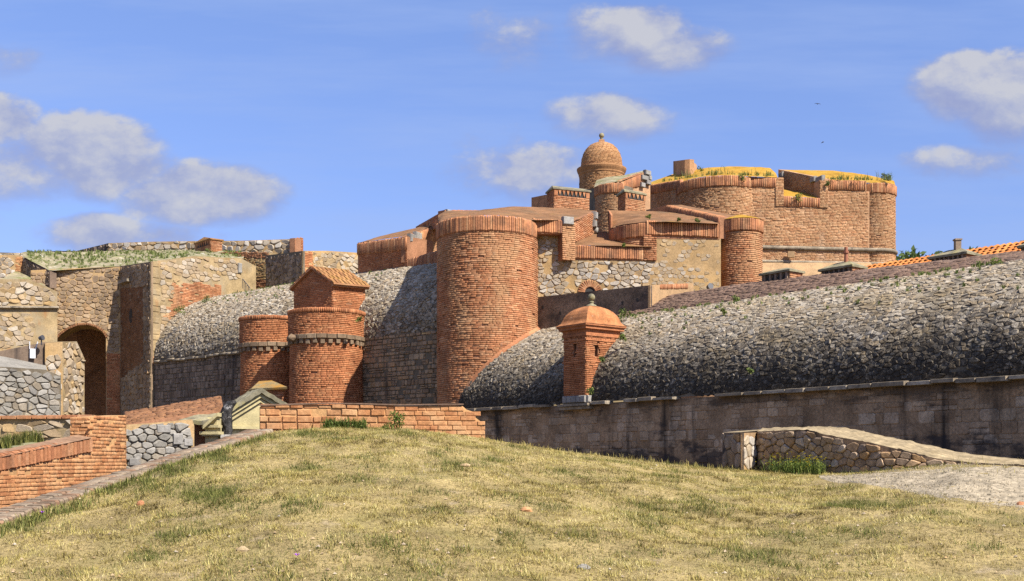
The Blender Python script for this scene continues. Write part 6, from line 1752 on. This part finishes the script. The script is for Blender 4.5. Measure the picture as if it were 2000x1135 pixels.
    # taller seed stalks along the far edge and thinly over the slope
    px = rg.uniform(-100, 2050, 1500); s = (px - 1000) / F; yc = np.interp(s, CS, CYY); yy = yc - .1 - rg.exponential(.35, len(px)); xx = s * yy
    k = (px > 940) & ~((px > 1480) & (px < 1860)) ; xx, yy = xx[k], yy[k]; m = len(xx); B = np.stack([xx, yy, zg(xx, yy)], 1)
    kind(blades(B, rg.random(m) * 6.28, rg.uniform(.03, .2, m), rg.uniform(.006, .011, m), rg.uniform(.1, .9, m), np.clip(rg.normal(size=m) * .25 + .5, 0, 1), M['grass_dry'], 'edge_stalks'), 'stuff')
    k = px < 520; xx = s[k] * (yc[k] - .5 - rg.random(k.sum()) * .9); yy = yc[k] - 1.1 - rg.random(k.sum()) ** 1.5 * .9; xx = s[k] * yy
    kk = rg.random(len(xx)) < .22; xx, yy = xx[kk], yy[kk]; xx = np.repeat(xx, 12) + rg.normal(size=len(xx) * 12) * .12; yy = np.repeat(yy, 12) + rg.normal(size=len(yy) * 12) * .12; ok = yy < np.interp(xx / yy, CS, CYY) - .8; xx, yy = xx[ok], yy[ok]; m = len(xx)
    kind(blades(np.stack([xx, yy, zg(xx, yy)], 1), rg.random(m) * 6.28, rg.uniform(.07, .2, m), rg.uniform(.009, .016, m), rg.uniform(.3, 1.2, m), np.clip(rg.normal(size=m) * .25 + .6, 0, 1), M['grass_green'], 'kerb_grass'), 'stuff')


grass()


def rocks():
    def rock(name, label, cat, px, py, w, h, mat, seed, grp=None):
        p = gpt(px, py); rng = random.Random(seed); mb = MB(); rr = []
        for j, (rf, zf) in enumerate(((1.0, -.2), (1.05, .25), (.8, .75), (.35, 1.0))):
            rr.append([p + Vector((math.cos(i * math.pi / 4) * w / 2 * rf * rng.uniform(.75, 1.15), math.sin(i * math.pi / 4) * w * .35 * rf * rng.uniform(.75, 1.15), h * zf * rng.uniform(.85, 1.1))) for i in range(8)])
        mb.loft(rr, closed=True, cap=True); o = mb.build(name, mat); tag(o, label, cat, grp)
    rock('rock', 'white flat rock lying in the grass at the centre of the mound', 'rock', 908, 911, .22, .05, M['rubble_white'], 1)
    rock('brick_fragment', 'broken orange brick lying in the grass beside a green patch at the centre', 'brick', 1028, 998, .17, .06, M['brick_orange'], 2)
    rock('brick_fragment', 'small reddish brick piece in the grass near the left kerb', 'brick', 275, 987, .13, .07, M['brick'], 3)
    rock('rock', 'yellowish stone half buried in the lower left grass', 'rock', 474, 1076, .15, .055, M['plaster_ochre'], 4)
    rock('rock', 'dark flat stone in the grass at the bottom, right of centre', 'rock', 1140, 1110, .18, .05, M['rubble_grey'], 5)
    rock('brick_fragment', 'reddish brick piece at the edge of the gravel path, right edge', 'brick', 1994, 988, .16, .07, M['brick'], 6)
    rng = random.Random(77); mb = MB()
    for _ in range(260):
        q = gpt(rng.uniform(-20, 2020), rng.triangular(860, 1133, 1120)); s = rng.uniform(.01, .035); a = rng.random() * 6.28; e = Vector((math.cos(a), math.sin(a), 0)); f = Vector((-e.y, e.x, 0))
        if abs(q.x / q.y) > .5: continue
        q.z += .012
        mb.add([q - e * s, q + f * s * .8, q + e * s * 1.2, q - f * s * .7, q + UP * s * .8 + e * s * .2], [(0, 1, 4), (1, 2, 4), (2, 3, 4), (3, 0, 4)])
    kind(mb.build('scattered_pebbles', M['rubble_tan'], fix=False), 'stuff')


rocks()


def plants():
    # yellow flowering clump against the bridge parapet
    rg = np.random.default_rng(3); base = []
    for _ in range(70):
        px = rg.uniform(1492, 1606); Yb = np.interp(px, [1479, 1572, 1612], [28.2, 26.55, 25.95]) - rg.random() * .5; x = (px - 1000) / F * Yb; base.append((x, Yb, float(zg(x, Yb)) - .16 * rg.random()))
    t = thing('flowering_plant', 'bright green clump with small yellow flowers against the dark bridge parapet', 'plant', base[0])
    tuft(base, 9, .46, .011, 4, M['leaf_bright'], 'stems', t, .9)
    leaf_cluster([(b[0], b[1], b[2] + .12 + .15 * rg.random(), .13, .10, .13 * (.6 + rg.random())) for b in base], 34, .022, 44, M['leaf_bright'], 'leaves', t, up=1.2)
    mb = MB()
    for b in base:
        for _ in range(2):
            c = Vector(b) + Vector((rg.normal() * .1, rg.normal() * .08, rg.uniform(.26, .52))); r = .022
            mb.add([c + Vector((math.cos(k * 1.256) * r, math.sin(k * 1.256) * r * .8, r * .5)) for k in range(5)] + [c - UP * .012], [(0, 1, 5), (1, 2, 5), (2, 3, 5), (3, 4, 5), (4, 0, 5), (0, 1, 2, 3, 4)])
    o = mb.build('flower_heads', M['petal_yellow'], t, fix=False); o['kind'] = 'stuff'
    # green plants at the foot of the brick parapet
    base = [tuple(P(px, py, Y)) for px, py, Y in ((650, 842, 26.0), (665, 842, 26.0), (680, 842, 26.0), (695, 843, 26), (707, 843, 26), (640, 842, 25.8))]
    t = thing('weed_clump', 'wide dark green weed clump at the foot of the orange brick parapet', 'plant', base[2]); tuft(base, 90, .34, .016, 6, M['leaf_bright'], 'leaves', t, .8, (0, .7))
    leaf_cluster([(b[0], b[1], b[2] + .12, .2, .12, .14) for b in base], 110, .03, 8, M['leaf'], 'leaf_mass', t)['kind'] = 'stuff'
    p = P(772, 838, 26.05); t = thing('ivy_plant', 'small yellowish leafy bush growing on the brick parapet, right of the weed clump', 'plant', p)
    leaf_cluster([(p.x + dx, p.y, p.z + dz, .16, .08, .12) for dx, dz in ((-.12, .05), (.05, .12), (.1, .26), (-.03, .3), (-.3, .0))], 90, .032, 9, M['leaf_bright'], 'leaves', t)
    # single weeds rooted in the masonry
    W = [(1064 + 202, 426, 61.5, .22, 'small weed growing on the brown merlon roof, leftmost of three'), (1326, 431, 61.2, .16, 'small weed growing on the brown merlon roof, middle one of three'), (1362, 434, 61.1, .24, 'small weed growing on the brown merlon roof, rightmost of three'),
         (1219, 482, 60.1, .2, 'dark round weed hanging on the embrasure sill by the sentry box'), (1516, 573, 50.5, .42, 'feathery grey green weed on the edge of the paved strip'),
         (1436, 590, 48.9, .3, 'low green weed at the upper edge of the talus stones, left of the feathery weed'), (1413, 611, 47.0, .22, 'small weed among talus stones just below the paved strip'), (1455, 615, 46.5, .22, 'yellowish weed among talus stones, below the feathery one'),
         (1487, 622, 45.5, .2, 'weed tuft in the middle of the talus stones'), (1830, 553, 41.6, .28, 'weed on the upper right talus, left of the greener pair'), (1856, 548, 41.0, .25, 'weed beside the yellow grass on the upper right talus'),
         (1917, 528, 40.6, .34, 'bright green bush at the top of the talus near the right edge'), (1950, 522, 40.2, .36, 'tall weed at the top of the talus, nearest the right edge'), (1803, 566, 41.6, .3, 'spreading yellow green weed on the upper right talus'),
         (1218, 622, 53.0, .5, 'pale grass tuft behind the right side of the sentry box cap'), (1215, 665, 49.6, .3, 'yellow green weed between the sentry box and the talus'), (1177, 706, 48.9, .22, 'green weed at the joint of sentry box and talus'), (1153, 769, 48.5, .28, 'green weed at the foot of the sentry box'),
         (700, 628, 63.0, .3, 'green weed growing from the side of the nearer gate turret'), (1465, 729, 41.0, .2, 'lone yellow weed low on the dark talus stones'),
         (350, 612, 78.5, .6, 'green bush at the top of the left talus by the tan wall'), (400, 590, 80.0, .5, 'grass tuft along the upper edge of the left talus'), (1392, 350, 84.0, .4, 'dark weed on the rim of the left orange roof'), (1448, 352, 83.0, .5, 'weed hanging over the rim of the upper bastion'),
         (1735, 352, 85.0, .55, 'dark bush on the right end of the upper bastion rim'), (1725, 348, 86, .45, 'upright weed beside the dark bush on the upper bastion rim'), (1368, 335, 93, .45, 'upright weed beside the block on the roof'), (1560, 391, 83.7, .6, 'grey bush growing in the upper embrasure sill'),
         (1617, 362, 84.0, .35, 'weed at the corner of the upper embrasure'), (410, 497, 90, .5, 'small bush at the foot of the skyline vent house'), (1780, 558, 42.3, .22, 'pale weed at the upper edge of the talus right of the tall dark gap')]
    for i, (px, py, Y, s, lab) in enumerate(W):
        p = P(px, py, Y); t = thing('weed', lab, 'weed', p)
        leaf_cluster([(p.x + random.Random(i + k).uniform(-.4, .4) * s, p.y, p.z + s * (.15 + .25 * k), s * .45, s * .35, s * .35) for k in range(3)], 40, .035 + .05 * s, 20 + i, M['leaf_bright' if i % 3 == 0 else 'leaf'], 'leaves', t)
        tuft([tuple(p)], 14, s * 1.1, .02, 60 + i, M['leaf'], 'stems', t, .7)
    # moss and small growth over the walls, uncountable
    rng = random.Random(88); B = []
    for _ in range(230):
        u, v = rng.uniform(-5, 24), TR.len * (1 - rng.random() ** 1.6 * .55); q, _, _, n = TR.S(u, v); B.append(tuple(q + n * .03))
    for _ in range(120):
        u, v = rng.uniform(8, 26), TLft.len * (1 - rng.random() ** 1.6 * .5); q, _, _, n = TLft.S(u, v); B.append(tuple(q + n * .03))
    o = tuft(B, 16, .16, .025, 89, M['leaf'], 'wall_weeds', None, .9, (.3, 1)); kind(o, 'stuff')
    R = []
    for k in range(700):
        f = rng.random(); g = rng.random() ** .8; x = 55 + 415 * f; yf = np.interp(x, [48, 98, 236, 296, 380, 474], [503, 529, 520, 511, 500, 505]); df = np.interp(x, [48, 98, 160, 236, 296, 380, 474], [86, 82.7, 83.6, 84.4, 79.8, 82.8, 86]); db = np.interp(x, [40, 230, 380, 480], [98, 100, 98, 95])
        a, b = P(x, yf, df), P(x, 490, db); R.append(tuple(a.lerp(b, g) - UP * .06))
    o = tuft(R, 10, .26, .04, 90, M['leaf'], 'roof_grass', None, .9, (.3, 1)); kind(o, 'stuff')
    R = []
    for k in range(260):
        px = rng.uniform(1290, 1745)
        if 1515 < px < 1610: continue
        q = P(px, np.interp(px, [1290, 1385, 1515, 1617, 1745], [357, 343, 345, 352, 354]) - 1.5, np.interp(px, [1290, 1385, 1460, 1745], [88.6, 83.3, 83.5, 84.3]) + rng.random() * 1.2); R.append(tuple(q))
    rng.shuffle(R)
    for a, b, hh in ((0, 60, .20), (60, 105, .38), (105, 118, .7)):
        kind(tuft(R[a:b], 8, hh, .035, 91 + a, M['leaf'], 'rim_weeds', None, 1.0, (.2, 1)), 'stuff')
    for i, (px, py, lab) in enumerate(((82, 1016, 'tiny violet flower in the green grass by the kerb, far left'), (580, 1104, 'tiny violet flower in the dry grass at the bottom, left of centre'))):
        p = gpt(px, py); t = thing('wild_flower', lab, 'flower', p)
        tuft([tuple(p)], 6, .1, .008, 95 + i, M['grass_green'], 'stem', t, .4)
        mb = MB()
        for k in range(6):
            a = k * 1.047; c = p + UP * .11; mb.add([c, c + Vector((math.cos(a - .4) * .03, math.sin(a - .4) * .03, .02)), c + Vector((math.cos(a) * .045, math.sin(a) * .045, .03)), c + Vector((math.cos(a + .4) * .03, math.sin(a + .4) * .03, .02))], [(0, 1, 2, 3)])
        mb.build('petals', M['petal_violet'], t, fix=False)


plants()


def far_wood():
    rng = random.Random(300); C = []
    for _ in range(150):
        x = rng.uniform(66, 150); y = rng.uniform(186, 205); C.append((x, y, 30.4 + rng.uniform(.5, 5.4), 2.6, 2.6, 2.0))
    for _ in range(40):
        x = rng.uniform(-110, -72); y = rng.uniform(186, 200); C.append((x, y, 29 + rng.uniform(.5, 5.5) * (1 if rng.random() < .3 else .6), 2.2, 2.2, 1.8))
    kind(leaf_cluster(C, 130, .55, 31, M['wood'], 'distant_wood'), 'stuff')


far_wood()


def birds():
    for i, (px, py, roll, lab) in enumerate(((1597, 203, .1, 'upper of two small dark birds gliding in the blue sky'), (1607, 278, -.35, 'lower of two small dark birds, banking above the bastion'))):
        c = P(px, py, 110); t = thing('bird', lab, 'bird', c, 'birds in the sky')
        R = (Matrix.Rotation(roll, 3, 'Y') @ Matrix.Rotation(.5 + i, 3, 'Z') if i else Matrix.Rotation(roll, 3, 'Y')) * .62
        mb = MB(); rings = []
        for (y, r) in ((-.22, .01), (-.15, .045), (0, .06), (.1, .05), (.17, .035), (.22, .005)):
            rings.append([c + R @ Vector((math.cos(k * math.pi / 4) * r, -y, math.sin(k * math.pi / 4) * r)) for k in range(8)])
        rings.append([c + R @ Vector((x, .30, 0)) for x in (.05, .04, 0, -.04, -.05, -.04, 0, .04)]) if False else None
        mb.loft(rings, closed=True, cap=True); mb.build('body', M['bird'], t)
        mb = MB(); mb.add([c + R @ Vector(v) for v in ((-.02, .16, 0), (.02, .16, 0), (.06, .34, .005), (-.06, .34, .005), (0, .2, .02))], [(0, 1, 4), (1, 2, 4), (2, 3, 4), (3, 0, 4), (0, 1, 2, 3)]); mb.build('tail', M['bird'], t)
        for s in (-1, 1):
            mb = MB(); top = [(0, -.08, .03), (s * .16, -.10, .07), (s * .36, -.02, .05), (s * .52, .08, .0), (s * .34, .07, .045), (s * .16, .07, .06), (0, .09, .03)]
            mb.add([c + R @ Vector(v) for v in top] + [c + R @ (Vector(v) - Vector((0, 0, .02))) for v in top], [tuple(range(7)), tuple(range(13, 6, -1))] + [(k, (k + 1) % 7, 7 + (k + 1) % 7, 7 + k) for k in range(7)]); mb.build('wing', M['bird'], t)


birds()
